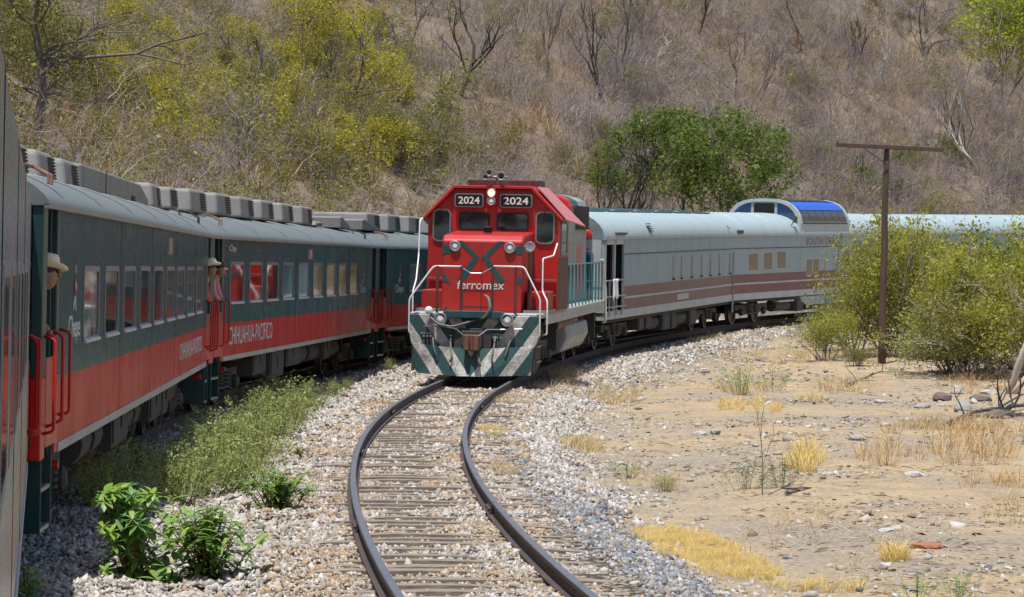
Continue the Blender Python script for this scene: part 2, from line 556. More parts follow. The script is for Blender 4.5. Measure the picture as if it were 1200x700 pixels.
class MB:
    def __init__(s):
        s.v, s.f, s.mi = [], [], []

    def add(s, vs, fs, mi=0):
        o = len(s.v)
        s.v += [tuple(q) for q in vs]
        s.f += [tuple(i + o for i in q) for q in fs]
        s.mi += [mi] * len(fs)
        return s

    def box(s, x0, x1, y0, y1, z0, z1, mi=0):
        return s.add([(x0, y0, z0), (x1, y0, z0), (x1, y1, z0), (x0, y1, z0), (x0, y0, z1), (x1, y0, z1), (x1, y1, z1), (x0, y1, z1)],
                     [(0, 3, 2, 1), (4, 5, 6, 7), (0, 1, 5, 4), (1, 2, 6, 5), (2, 3, 7, 6), (3, 0, 4, 7)], mi)

    def prism(s, pts, axis, a, b, mi=0, caps=True):
        """pts: closed 2-D outline; axis 'x': (y,z), 'y': (x,z), 'z': (x,y)"""
        def P(q, t):
            return {'x': (t, q[0], q[1]), 'y': (q[0], t, q[1]), 'z': (q[0], q[1], t)}[axis]
        n = len(pts)
        vs = [P(q, a) for q in pts] + [P(q, b) for q in pts]
        fs = [(i, (i + 1) % n, n + (i + 1) % n, n + i) for i in range(n)]
        if caps:
            fs += [tuple(range(n - 1, -1, -1)), tuple(range(n, 2 * n))]
        return s.add(vs, fs, mi)

    def tube(s, path, r, n=6, mi=0, caps=True):
        path = [Vector(q) for q in path]
        rs = r if isinstance(r, (list, tuple)) else [r] * len(path)
        vs, fs = [], []
        ref = None
        for i, q in enumerate(path):
            d = (path[min(i + 1, len(path) - 1)] - path[max(i - 1, 0)]).normalized()
            if ref is None:
                ref = d.cross(Vector((0, 0, 1)))
                if ref.length < .1:
                    ref = d.cross(Vector((0, 1, 0)))
            a = (ref - d * ref.dot(d)).normalized()
            ref = a
            b = d.cross(a)
            for k in range(n):
                t = 2 * PI * k / n
                vs.append(q + (a * math.cos(t) + b * math.sin(t)) * rs[i])
        for i in range(len(path) - 1):
            for k in range(n):
                fs.append((i * n + k, i * n + (k + 1) % n, (i + 1) * n + (k + 1) % n, (i + 1) * n + k))
        if caps:
            fs += [tuple(range(n - 1, -1, -1)), tuple(range((len(path) - 1) * n, len(path) * n))]
        return s.add(vs, fs, mi)

    def cyl(s, p0, p1, r, n=12, mi=0, r1=None):
        return s.tube([p0, p1], [r, r if r1 is None else r1], n, mi)

    def lathe(s, prof, org, axis='z', n=16, mi=0):
        """prof: (radius, height) pairs"""
        vs, fs = [], []
        for (r, h) in prof:
            for k in range(n):
                t = 2 * PI * k / n
                c, d = r * math.cos(t), r * math.sin(t)
                q = {'z': (c, d, h), 'x': (h, c, d), 'y': (c, h, d)}[axis]
                vs.append((org[0] + q[0], org[1] + q[1], org[2] + q[2]))
        for i in range(len(prof) - 1):
            for k in range(n):
                fs.append((i * n + k, i * n + (k + 1) % n, (i + 1) * n + (k + 1) % n, (i + 1) * n + k))
        fs += [tuple(range(n - 1, -1, -1)), tuple(range((len(prof) - 1) * n, len(prof) * n))]
        return s.add(vs, fs, mi)

    def mesh(s, name='part'):
        me = bpy.data.meshes.new(name)
        me.from_pydata(s.v, [], s.f)
        me.polygons.foreach_set('material_index', s.mi)
        me.update()
        return me

    def build(s, name, mats, parent=None, smooth=False, bevel=0, seg=2):
        mats = mats if isinstance(mats, (list, tuple)) else [mats]
        o = link(name, s.mesh(name), parent, mats, smooth)
        if bevel:
            b = o.modifiers.new('bevel', 'BEVEL')
            b.width = bevel
            b.segments = seg
            b.limit_method = 'ANGLE'
            b.angle_limit = math.radians(40)
            b.use_clamp_overlap = True
        return o


def rrect(u0, u1, v0, v1, r, n=4):
    """rounded rectangle outline, counter-clockwise"""
    r = min(r, abs(u1 - u0) / 2 - 1e-3, abs(v1 - v0) / 2 - 1e-3)
    out = []
    for cx, cy, a in ((u1 - r, v1 - r, 0), (u0 + r, v1 - r, 90), (u0 + r, v0 + r, 180), (u1 - r, v0 + r, 270)):
        for k in range(n + 1):
            t = math.radians(a + 90 * k / n)
            out.append((cx + r * math.cos(t), cy + r * math.sin(t)))
    return out


def ring(mb, outer, inner, axis, a, b, mi=0):
    """flat ring between two outlines, from depth a to depth b"""
    def P(q, t):
        return {'x': (t, q[0], q[1]), 'y': (q[0], t, q[1])}[axis]
    n = len(outer)
    vs = [P(q, a) for q in outer] + [P(q, a) for q in inner] + [P(q, b) for q in outer] + [P(q, b) for q in inner]
    fs = []
    for i in range(n):
        j = (i + 1) % n
        fs += [(i, j, n + j, n + i), (2 * n + i, 3 * n + i, 3 * n + j, 2 * n + j), (i, 2 * n + i, 2 * n + j, j), (n + i, n + j, 3 * n + j, 3 * n + i)]
    mb.add(vs, fs, mi)


def lettering(name, txt, mat, parent, origin, u, v, width, height, bold=0.0, shear=0, depth=.004):
    """text fitted into width x height; u: reading direction, v: up, both unit vectors in the parent's space"""
    cu = bpy.data.curves.new(name, 'FONT')
    cu.body = txt
    cu.extrude = .01
    cu.offset = bold
    cu.shear = shear
    cu.resolution_u = 3
    tmp = bpy.data.objects.new(name, cu)
    COL.objects.link(tmp)
    dg = bpy.context.evaluated_depsgraph_get()
    me = bpy.data.meshes.new_from_object(tmp.evaluated_get(dg))
    bpy.data.objects.remove(tmp)
    n = len(me.vertices)
    co = np.empty(n * 3)
    me.vertices.foreach_get('co', co)
    co = co.reshape(-1, 3)
    lo, hi = co.min(0), co.max(0)
    sx, sy = width / (hi[0] - lo[0]), height / (hi[1] - lo[1])
    u, v = Vector(u), Vector(v)
    w = u.cross(v)
    co[:, 0] = (co[:, 0] - lo[0]) * sx
    co[:, 1] = (co[:, 1] - lo[1]) * sy
    co[:, 2] = (co[:, 2] - lo[2]) / max(1e-6, hi[2] - lo[2]) * depth
    out = np.outer(co[:, 0], u) + np.outer(co[:, 1], v) + np.outer(co[:, 2], w) + np.array(origin)
    me.vertices.foreach_set('co', out.ravel())
    me.materials.clear()
    me.update()
    return link(name, me, parent, [mat])


def np_mesh(name, verts, faces, tint=None):
    """verts (n,3), faces (m,k) numpy"""
    me = bpy.data.meshes.new(name)
    verts = np.ascontiguousarray(verts, dtype=np.float32)
    faces = np.ascontiguousarray(faces, dtype=np.int32)
    m, k = faces.shape
    me.vertices.add(len(verts))
    me.vertices.foreach_set('co', verts.ravel())
    me.loops.add(m * k)
    me.loops.foreach_set('vertex_index', faces.ravel())
    me.polygons.add(m)
    me.polygons.foreach_set('loop_start', np.arange(0, m * k, k, dtype=np.int32))
    me.polygons.foreach_set('loop_total', np.full(m, k, dtype=np.int32))
    me.update(calc_edges=True)
    if tint is not None:
        a = me.attributes.new('tint', 'FLOAT', 'POINT')
        a.data.foreach_set('value', np.ascontiguousarray(tint, dtype=np.float32))
    return me


#PART2
def scatter(name, pts, rot, scl, idx, variants, label=None, cat=None, kind='stuff'):
    """one object: copies of the variant meshes set on points with geometry nodes"""
    coll = bpy.data.collections.new(name + '_variants')
    for k, (me, mats) in enumerate(variants):
        o = bpy.data.objects.new('%s_variant_%02d' % (name, k), me)
        for m in mats:
            if m.name not in [q.name for q in me.materials]:
                me.materials.append(m)
        coll.objects.link(o)
    me = bpy.data.meshes.new(name)
    me.vertices.add(len(pts))
    me.vertices.foreach_set('co', np.ascontiguousarray(pts, dtype=np.float32).ravel())
    for nm, typ, dat in (('rot', 'FLOAT_VECTOR', rot), ('scl', 'FLOAT_VECTOR', scl), ('idx', 'INT', idx)):
        a = me.attributes.new(nm, typ, 'POINT')
        a.data.foreach_set('vector' if typ == 'FLOAT_VECTOR' else 'value', np.ascontiguousarray(dat, dtype=np.int32 if typ == 'INT' else np.float32).ravel())
    ob = link(name, me)
    tag(ob, label, cat, kind=kind)
    ng = bpy.data.node_groups.new(name, 'GeometryNodeTree')
    ng.interface.new_socket('Geometry', in_out='INPUT', socket_type='NodeSocketGeometry')
    ng.interface.new_socket('Geometry', in_out='OUTPUT', socket_type='NodeSocketGeometry')
    N = ng.nodes.new
    gi, go = N('NodeGroupInput'), N('NodeGroupOutput')
    ci = N('GeometryNodeCollectionInfo')
    ci.inputs['Collection'].default_value = coll
    ci.inputs['Separate Children'].default_value = True
    ci.inputs['Reset Children'].default_value = True
    ip = N('GeometryNodeInstanceOnPoints')
    ip.inputs['Pick Instance'].default_value = True

    def att(nm, typ):
        q = N('GeometryNodeInputNamedAttribute')
        q.data_type = typ
        q.inputs['Name'].default_value = nm
        return q.outputs['Attribute']
    e2r = N('FunctionNodeEulerToRotation')
    L = ng.links.new
    L(att('rot', 'FLOAT_VECTOR'), e2r.inputs[0])
    L(gi.outputs[0], ip.inputs['Points'])
    L(ci.outputs[0], ip.inputs['Instance'])
    L(att('idx', 'INT'), ip.inputs['Instance Index'])
    L(e2r.outputs[0], ip.inputs['Rotation'])
    L(att('scl', 'FLOAT_VECTOR'), ip.inputs['Scale'])
    L(ip.outputs[0], go.inputs[0])
    ob.modifiers.new('scatter', 'NODES').node_group = ng
    return ob


# ------------------------------------------------------------------ ground
def make_ground():
    ang = np.concatenate([np.arange(-13, 13, .16), np.arange(13, 347, 3.0)])
    rad = [1.5]
    while rad[-1] < 1500:
        rad.append(rad[-1] * (1.016 if rad[-1] < 330 else 1.07))
    rad = np.array(rad)
    A, Rr = np.meshgrid(np.radians(ang), rad)
    X, Y = np.sin(A) * Rr, np.cos(A) * Rr
    Z = ground_z(X, Y)
    n = len(ang)
    m = len(rad)
    ii = np.arange(m - 1)[:, None] * n
    jj = np.arange(n)[None, :]
    j2 = (jj + 1) % n
    f = np.stack([ii + jj, ii + j2, ii + n + j2, ii + n + jj], -1).reshape(-1, 4)
    v = np.stack([X, Y, Z], -1).reshape(-1, 3)
    c = np.array([[0, 0, gz(0, 0)]])
    me = np_mesh('ground', np.vstack([v]), f[:, ::-1])
    x, y = v[:, 0], v[:, 1]
    di, r = lateral(x, y)
    e = wob(x, y, 31, 5, 4) * .55 + wob(x, y, 32, .9, 2) * .25
    edge_r = np.where(y < 75, 2.75, 2.9)
    bal = np.clip((edge_r + e - di) / .5, 0, 1) * np.clip((2.6 + e - r) / .6, 0, 1)
    hill = np.clip((r - 3.6 + e) / 1.5, 0, 1)
    col = np.zeros((len(v), 4), np.float32)
    col[:, 0] = bal
    col[:, 1] = hill
    col[:, 3] = 1
    a = me.color_attributes.new('zone', 'FLOAT_COLOR', 'POINT')
    a.data.foreach_set('color', col.ravel())
    o = link('ground', me, None, [M_ground], True)
    return tag(o, 'dry dirt, gravel and leaf-littered ground rising into the hillside', 'ground', kind='structure')


make_ground()


# ------------------------------------------------------------------ the two tracks
def rail_mesh(path, up_tilt, off):
    """flat-bottomed rail swept along a centre line path [(x,y,z,nx,ny)]"""
    prof = [(-.07, -.17), (.07, -.17), (.07, -.155), (.012, -.135), (.012, -.05), (.037, -.04), (.037, -.006), (.028, 0), (-.028, 0), (-.037, -.006), (-.037, -.04), (-.012, -.05), (-.012, -.135), (-.07, -.155)]
    n = len(prof)
    vs, fs, mi = [], [], []
    for (x, y, z, nx, ny) in path:
        for (a, b) in prof:
            o = off + a
            vs.append((x + nx * o, y + ny * o, z + b - o * up_tilt))
    for i in range(len(path) - 1):
        for k in range(n):
            j = (k + 1) % n
            fs.append((i * n + k, i * n + j, (i + 1) * n + j, (i + 1) * n + k))
            mi.append(1 if k in (6, 7, 8) else 0)
    mb = MB()
    mb.v, mb.f, mb.mi = vs, fs, mi
    return mb


def centre(which, y):
    if which == 'in':
        x = float(in_x(y)); s = float(in_slope(y)); z = float(grade(y))
    else:
        x = float(out_x(y)); s = (float(out_x(y + .01)) - float(out_x(y - .01))) / .02; z = float(grade(y))
    L = math.hypot(1, s)
    return x, y, z, 1 / L, -s / L          # normal pointing right


sleeper_variants = []
for q in range(5):
    mb = MB()
    rs = random.Random(q)
    xs = np.linspace(-1.33, 1.33, 9)
    vs, fs = [], []
    for i, xx in enumerate(xs):
        w = .112 + rs.uniform(-.012, .006)
        w2 = .112 + rs.uniform(-.012, .006)
        t = rs.uniform(-.022, .0)
        if i in (0, 8):
            w -= .012; t -= .012
        vs += [(xx, -w, -.16), (xx, w2, -.16), (xx, w2 - .006, t), (xx, w2 * .3, t + rs.uniform(-.01, .008)), (xx, -w * .3, t + rs.uniform(-.014, .006)), (xx, -w + .006, t)]
    for i in range(8):
        for k in range(6):
            fs.append((i * 6 + k, (i + 1) * 6 + k, (i + 1) * 6 + (k + 1) % 6, i * 6 + (k + 1) % 6))
    fs += [tuple(range(5, -1, -1)), tuple(range(48, 54))][::1]
    mb.add(vs, fs)
    me = mb.mesh('sleeper')
    me.materials.append(M_sleeper)
    sleeper_variants.append(me)


def track(which, y0, y1, label, sl_range):
    t = empty('railway_track', Vector((0, 0, 0)), label, 'railway track', kind='structure')
    ys = np.arange(y0, y1, .6)
    path = [centre(which, y) for y in ys]
    for off in (-.753, .753):
        rail_mesh(path, TILT, off).build('rail', [M_rail_side, M_rail_top], t)
    if which == 'in':
        for yj in (30.5, 42.6, 54.4):
            for off in (-.753, .753):
                for sd in (-1, 1):
                    x, yy, z, nx, ny = centre(which, yj + (2.5 if off > 0 else 0))
                    mb = MB()
                    mb.box(-.014, .014, -.33, .33, -.128, -.052)
                    for q in (-.24, -.1, .1, .24):
                        mb.lathe([(.022, .0), (.022, .03), (.01, .034)], (sd * .012, q, -.09), 'x', 6) if sd > 0 else mb.lathe([(.01, -.034), (.022, -.03), (.022, .0)], (-.012, q, -.09), 'x', 6)
                    o = mb.build('fishplate', M_rail_side, t)
                    o.location = (x + nx * (off + sd * .027), yy + ny * (off + sd * .027), z - off * TILT)
                    o.rotation_euler = (0, 0, math.atan2(ny, nx))
    y = sl_range[0]
    k = 0
    while y < sl_range[1]:
        x, yy, z, nx, ny = centre(which, y)
        o = bpy.data.objects.new('sleeper', sleeper_variants[k % 5])
        COL.objects.link(o)
        o.parent = t
        j = random.uniform(-.05, .05)
        o.location = (x + nx * j, yy + ny * j, z - .170 + random.uniform(-.014, .010))
        o.rotation_euler = (random.uniform(-.02, .02), TILT * .9, math.atan2(ny, nx) + random.uniform(-.03, .03))
        k += 1
        y += .55 + random.uniform(-.03, .03)
    return t


track('in', 4, 150, 'empty curving track of rusty rails on weathered sleepers leading to the red locomotive', (17, 70))
track('out', 1, 118, 'track beneath the red and green coaches beside the hillside', (18, 60))


# ------------------------------------------------------------------ ballast stones
def stone_mesh(seed):
    """angular crushed stone: a jittered, chopped block"""
    r = np.random.default_rng(seed)
    v = np.array([(x, y, z) for z in (-1, 1) for y in (-1, 1) for x in (-1, 1)], float)
    v *= r.uniform(.45, 1.05, (8, 1))
    v += r.normal(size=(8, 3)) * .16
    v *= np.array([r.uniform(.75, 1.15), r.uniform(.6, .95), r.uniform(.5, .8)])
    f = np.array([(0, 2, 3), (0, 3, 1), (4, 5, 7), (4, 7, 6), (0, 1, 5), (0, 5, 4), (2, 6, 7), (2, 7, 3), (0, 4, 6), (0, 6, 2), (1, 3, 7), (1, 7, 5)])
    return np_mesh('stone', v, f)


def make_stones():
    N = 270000
    u = rng.random(N)
    a, b = 17.0 ** -.3, 125.0 ** -.3
    D = (a - u * (a - b)) ** (-1 / .3)
    lo, hi = -5.2, 3.6
    di = rng.uniform(lo, hi, N)
    s = in_slope(D)
    x = in_x(D) + di * np.sqrt(1 + s * s)
    y = D
    _, r = lateral(x, y)
    e = wob(x, y, 31, 5, 4) * .55 + wob(x, y, 32, .9, 2) * .25
    p = np.clip((2.85 + e - di) / .7, 0, 1)
    p = np.where(di > 2.2, np.maximum(p, .05), p)
    keep = rng.random(N) < p
    keep &= ~((D > 68) & (np.abs(di) < 1.2))
    keep &= ~((np.abs(np.abs(di) - .753) < .075))
    keep &= r < 1.5
    keep &= np.abs(x / np.maximum(y, 1)) < .22
    x, y, di, D, r = x[keep], y[keep], di[keep], D[keep], r[keep]
    n = len(x)
    sz = rng.lognormal(math.log(.0245), .30, n) * (1 + (D - 20) / 75)
    sz = np.clip(sz * np.where(np.abs(di) < 1.6, .82, 1.0), .012, .10)
    z = ground_z(x, y) - np.clip(di, -1.5, 1.5) * TILT
    on_tie = np.abs(di) < 1.45
    z = z + np.where(on_tie, rng.uniform(-.008, .020, n) + .014 * np.clip((di + .1) * 1.2, -.6, 1) * (np.abs(di) < .72) + .024 * np.clip(wob(x, y, 72, 1.7, 3) * 1.7, -1, 1), rng.uniform(-.015, .035, n))
    z = z + np.where((di < -1.6) & (r < -1.4), .05 * np.abs(wob(x, y, 71, 1.1, 2)), 0)
    # colour families: tan between and beside the rails, blue-grey on the right shoulder near the camera
    w = wob(x, y, 41, 4, 3)
    idx = rng.integers(0, 6, n)
    tan_p = np.where(np.abs(di) < 1.75, .8, .20) * np.clip(.75 + w, .2, 1)
    dark_p = np.clip((di - 1.15) / .4, 0, 1) * np.clip((2.8 - di) / .4, 0, 1) * np.clip((44 - D + 7 * w) / 5, 0, 1) * .78
    q = rng.random(n)
    idx = np.where(q < tan_p, rng.integers(6, 9, n), idx)
    idx = np.where(q > 1 - dark_p, rng.integers(9, 12, n), idx)
    var = [(stone_mesh(100 + k), [M_stone if k < 6 else (M_stone_tan if k < 9 else M_stone_dark)]) for k in range(12)]
    rot = rng.uniform(-1.2, 1.2, (n, 3))
    rot[:, 2] = rng.uniform(0, 6.28, n)
    scatter('ballast_stones', np.stack([x, y, z], 1), rot, np.repeat(sz[:, None], 3, 1), idx, var,
            'loose pale and tan crushed stones covering the track bed', 'gravel')
    # scattered pebbles over the dirt clearing
    N = 26000
    D = rng.uniform(24, 108, N)
    px = rng.uniform(640, 1290, N)
    x = (px - 600) / F_PX * D
    di, r = lateral(x, D)
    w = wob(x, D, 51, 9, 4) + .35 * np.exp(-(((x - 14) / 7) ** 2 + ((D - 84) / 8) ** 2))
    keep = (di > 2.5) & (rng.random(N) < np.clip(.05 + w * .8, .015, .6))
    x, y = x[keep], D[keep]
    n = len(x)
    sz = np.clip(rng.lognormal(math.log(.022), .5, n), .01, .14) * (1 + (y - 24) / 90)
    scatter('scattered_pebbles', np.stack([x, y, ground_z(x, y)], 1), np.c_[rng.uniform(-.4, .4, (n, 2)), rng.uniform(0, 6.28, n)], np.repeat(sz[:, None], 3, 1),
            rng.choice([0, 1, 2, 3, 4, 5, 6, 7, 8, 9], n), var, 'small stones strewn over the dirt clearing', 'stones')

    # twig and leaf litter
    N = 30000
    D = rng.uniform(24, 112, N)
    px = rng.uniform(640, 1290, N)
    x = (px - 600) / F_PX * D
    di, r = lateral(x, D)
    w = wob(x, D, 53, 8, 4)
    keep = (di > 2.3) & (rng.random(N) < np.clip(.35 + w * 1.1, .05, 1))
    x, y = x[keep], D[keep]
    n = len(x)
    def bit(seed):
        r2 = np.random.default_rng(seed)
        if seed % 2:
            v = np.array([(-1, 0, 0), (0, .05, .08), (1, 0, .02), (0, -.05, .06), (0, 0, .16)], float)
            v[:, 1] += r2.normal(size=5) * .08
            return np_mesh('litter', v, np.array([(0, 3, 4), (3, 2, 4), (2, 1, 4), (1, 0, 4)]))
        v = np.array([(-.5, 0, .0), (0, .3, .12), (.5, 0, .05), (0, -.3, .02)], float)
        return np_mesh('litter', v, np.array([(0, 3, 2), (0, 2, 1)]))
    lm = stonemat('dry_litter', [G(.10, .075, .055), G(.30, .22, .13), G(.16, .12, .09), G(.46, .38, .26), G(.22, .15, .10), G(.08, .07, .06)])
    sz = np.clip(rng.lognormal(math.log(.06), .5, n), .02, .22)
    scatter('leaf_litter', np.stack([x, y, ground_z(x, y) + .005], 1), np.c_[rng.uniform(-.25, .25, (n, 2)), rng.uniform(0, 6.28, n)], np.repeat(sz[:, None], 3, 1), rng.integers(0, 4, n), [(bit(k), [lm]) for k in range(4)], 'dry twigs and leaves strewn over the dirt clearing', 'litter')

#PART3
# ------------------------------------------------------------------ running gear shared by all vehicles
def truck(parent, x, wheelbase=2.4, r=.44, axles=2, col=None, z_frame=.62, name='truck'):
    mb = MB()
    half = wheelbase / 2 + .55
    for sy in (-1, 1):
        y = sy * 1.02
        mb.prism([(x - half, z_frame - .1), (x - half * .62, z_frame - .12), (x - half * .45, z_frame - .28), (x + half * .45, z_frame - .28), (x + half * .62, z_frame - .12), (x + half, z_frame - .1), (x + half, z_frame + .08), (x - half, z_frame + .08)], 'y', y - .07, y + .07)
        for k in range(axles):
            ax = x - wheelbase / 2 + wheelbase * k / max(1, axles - 1)
            mb.lathe([(.13, y + sy * .05), (.13, y + sy * .16), (.08, y + sy * .2)], (ax, 0, .44), 'y', 10)
            mb.box(ax - .16, ax + .16, y - .06, y + .1, .40, z_frame + .02)
        for q in (-.32, .32):
            for c in range(4):
                mb.cyl((x + q, y + sy * .12, .40 + c * .07), (x + q, y + sy * .12, .44 + c * .07), .085, 8)
        mb.cyl((x - .55, y + sy * .14, .5), (x - .8, y + sy * .14, .95), .035, 6)
    mb.box(x - .22, x + .22, -1.1, 1.1, .42, .72)
    t = mb.build(name, M_under, parent)
    w = MB()
    w.lathe([(.06, -.72), (r * .55, -.72), (r * .80, -.74), (r * .84, -.79), (r, -.79), (r, -.70), (r + .028, -.69), (r + .028, -.66), (r * .5, -.66), (.07, -.62), (.07, .62), (r * .5, .66), (r + .028, .66), (r + .028, .69), (r, .70), (r, .79), (r * .84, .79), (r * .8, .74), (r * .55, .72), (.06, .72)], (0, 0, 0), 'y', 22)
    wm = w.mesh('wheel_set')
    for k in range(axles):
        o = link('wheel_set', wm if k == 0 else wm, t, [M_steel] if k == 0 else [])
        o.location = (x - wheelbase / 2 + wheelbase * k / max(1, axles - 1), 0, r + .002)
    return t


def coupler(parent, x, sgn, z=.86):
    mb = MB()
    mb.box(min(x, x + sgn * .45), max(x, x + sgn * .45), -.09, .09, z - .1, z + .1)
    mb.prism([(x + sgn * .45, -.13), (x + sgn * .62, -.15), (x + sgn * .70, -.04), (x + sgn * .58, .0), (x + sgn * .66, .10), (x + sgn * .6, .17), (x + sgn * .45, .13)][::1 if sgn > 0 else -1], 'z', z - .16, z + .16)
    mb.box(min(x - .05 * sgn, x + .12 * sgn), max(x - .05 * sgn, x + .12 * sgn), -.28, .28, z - .22, z + .2)
    return mb.build('coupler', M_under, parent)


def side_window(parent, x0, x1, z0, z1, y=-1.5, rad=.13, sill=True, pane_mat=None, frame_mat=None, fw=.055, flush=False):
    """window = raised metal frame with its pane and sill; faces -y"""
    mb = MB()
    ring(mb, rrect(x0, x1, z0, z1, rad), rrect(x0 + fw, x1 - fw, z0 + fw, z1 - fw, rad * .7), 'y', y + .03, y - (.010 if not flush else .004))
    o = mb.build('window', frame_mat or M_coach_frame, parent, bevel=.006, seg=1)
    p = MB()
    p.prism(rrect(x0 + fw * .6, x1 - fw * .6, z0 + fw * .6, z1 - fw * .6, rad * .7), 'y', y + .02, y + (.004 if not flush else -.002))
    p.build('pane', pane_mat or M_glass, o)
    if sill:
        q = MB()
        q.prism([(y - .035, z0 + .005), (y + .03, z0 + .005), (y + .03, z0 + .055), (y - .035, z0 + .035)], 'x', x0 + .06, x1 - .06)
        q.build('sill', M_white_sill, o, bevel=.006, seg=1)
    return o


def panel_grid(mb, xs, zs, holes, y, mi_of_row):
    """flat wall at y made of cells, leaving out cells inside the holes"""
    for i in range(len(xs) - 1):
        for j in range(len(zs) - 1):
            cx, cz = (xs[i] + xs[i + 1]) / 2, (zs[j] + zs[j + 1]) / 2
            if any(h[0] < cx < h[1] and h[2] < cz < h[3] for h in holes):
                continue
            mb.add([(xs[i], y, zs[j]), (xs[i + 1], y, zs[j]), (xs[i + 1], y, zs[j + 1]), (xs[i], y, zs[j + 1])], [(0, 1, 2, 3)], mi_of_row(j))


def side_wall(name, parent, x0, x1, z0, z1, holes, mat, y=-1.5, thick=.05):
    xs = sorted({x0, x1, *[h[0] for h in holes], *[h[1] for h in holes]})
    zs = sorted({z0, z1, *[h[2] for h in holes], *[h[3] for h in holes]})
    mb = MB()
    panel_grid(mb, xs, zs, holes, y, lambda j: 0)
    for h in holes:      # reveals
        a, b, c, d = h
        y2 = y + thick
        mb.add([(a, y, c), (b, y, c), (b, y, d), (a, y, d), (a, y2, c), (b, y2, c), (b, y2, d), (a, y2, d)], [(0, 1, 5, 4), (1, 2, 6, 5), (2, 3, 7, 6), (3, 0, 4, 7)])
    o = mb.build(name, mat, parent)
    return o


def roof_mesh(prof, x0, x1, nseg=24):
    """prof: half profile (y,z) from eave to crown; both sides"""
    full = [(-y, z) for y, z in prof] + [(y, z) for y, z in prof[::-1][1:]]
    mb = MB()
    n = len(full)
    xs = np.linspace(x0, x1, nseg + 1)
    vs = [(x, y, z) for x in xs for (y, z) in full]
    fs = [(i * n + k, (i + 1) * n + k, (i + 1) * n + k + 1, i * n + k + 1) for i in range(nseg) for k in range(n - 1)]
    mb.add(vs, fs)
    mb.add([(x0, y, z) for y, z in full], [tuple(range(n))])
    mb.add([(x1, y, z) for y, z in full], [tuple(range(n - 1, -1, -1))])
    return mb


def handrail(parent, pts, r=.018, mat=None, name='handrail', smooth_n=4):
    """bent tube; corners rounded"""
    P = [Vector(q) for q in pts]
    out = [P[0]]
    for i in range(1, len(P) - 1):
        a, b, c = P[i - 1], P[i], P[i + 1]
        d = min(.08, (a - b).length * .4, (c - b).length * .4)
        s, e = b + (a - b).normalized() * d, b + (c - b).normalized() * d
        for k in range(smooth_n + 1):
            t = k / smooth_n
            out.append(s * (1 - t) ** 2 + b * 2 * t * (1 - t) + e * t * t)
    out.append(P[-1])
    mb = MB()
    mb.tube(out, r, 6)
    return mb.build(name, mat or M_gate, parent, True)


# ------------------------------------------------------------------ red and green coaches
ROOF = [(1.545, 3.06), (1.54, 3.10), (1.50, 3.15), (1.42, 3.22), (1.30, 3.29), (1.15, 3.355), (.98, 3.41), (.75, 3.46), (.5, 3.50), (.25, 3.52), (0, 3.53)]


def runner_logo(parent, x, z, s=1.0, y=-1.506):
    """little running figure above the lettering"""
    def poly(pts, m):
        mb = MB()
        mb.prism([(x + a * s, z + b * s) for a, b in pts], 'y', y + .003, y - .003)
        return mb.build('emblem', m, parent)
    poly([(-.02, .10), (.05, .12), (.09, .28), (.03, .33), (-.04, .24)], M_gate)
    poly([(.03, .345), (.08, .35), (.09, .42), (.04, .43)], M_white)
    poly([(-.03, .09), (.03, .08), (-.04, .0), (-.14, -.06), (-.15, -.02)], M_white)
    poly([(.045, .1), (.1, .09), (.13, -.06), (.08, -.06)], M_white)
    poly([(.08, .26), (.19, .20), (.17, .16), (.08, .2)], M_white)


def ac_box(parent, x0, x1, z0, z1, hw=.78, louver=True):
    mb = MB()
    e = .10
    vs = [(x0, -hw, z0), (x1, -hw, z0), (x1, hw, z0), (x0, hw, z0), (x0 + e, -hw + .04, z1), (x1 - e, -hw + .04, z1), (x1 - e, hw - .04, z1), (x0 + e, hw - .04, z1)]
    mb.add(vs, [(0, 3, 2, 1), (4, 5, 6, 7), (0, 1, 5, 4), (1, 2, 6, 5), (2, 3, 7, 6), (3, 0, 4, 7)])
    for xx in (x0 + .25, x1 - .35):
        mb.box(xx, xx + .12, -hw + .1, hw - .1, z0 - .12, z0)
    o = mb.build('air_conditioner', M_ac, parent, bevel=.06, seg=3)
    if louver:
        l = MB()
        n = 7
        for k in range(n):
            zz = z0 + .05 + (z1 - z0 - .1) * (k + .2) / n
            t = (zz - z0) / (z1 - z0)
            yy = -hw + .04 * t
            l.box(x1 - .70, x1 - .16, yy - .022, yy + .01, zz, zz + (z1 - z0) / n * .42)
        l.build('louver', M_black, o)
    return o


def truck_and_gear(root, seed, L=12.9):
    for s in (-1, 1):
        truck(root, s * 9.05)
        coupler(root, s * 12.55, s)
    mb = MB()
    mb.box(-12.5, 12.5, -.35, .35, .80, 1.02)
    mb.box(-12.6, 12.6, -1.42, 1.42, .98, 1.06)
    mb.build('underframe', M_black, root)
    r = random.Random(seed)
    x = -7.0
    while x < 6.6:
        w = r.uniform(.7, 2.2)
        if r.random() < .3:
            b = MB()
            b.cyl((x, -1.05, .72), (x + w, -1.05, .72), .24, 12)
            b.box(x + .2, x + .26, -1.1, -1.0, .7, 1.0)
            b.box(x + w - .26, x + w - .2, -1.1, -1.0, .7, 1.0)
            b.build('air_reservoir', M_under, root)
        else:
            b = MB()
            z0 = r.uniform(.38, .55)
            b.box(x, x + w, -1.35, -.45, z0, .99)
            b.box(x + .08, x + w - .08, -1.37, -1.35, z0 + .06, .9)
            b.box(x + w * .45, x + w * .45 + .06, -1.39, -1.37, z0 + .2, z0 + .4)
            b.build('equipment_box', M_under, root, bevel=.015, seg=1)
        x += w + r.uniform(.15, .7)
    b = MB()
    b.tube([(-11.2, -1.1, .9), (-6, -1.15, .84), (0, -1.15, .86), (6, -1.15, .84), (11.2, -1.1, .9)], .035, 6)
    b.build('brake_pipe', M_black, root)


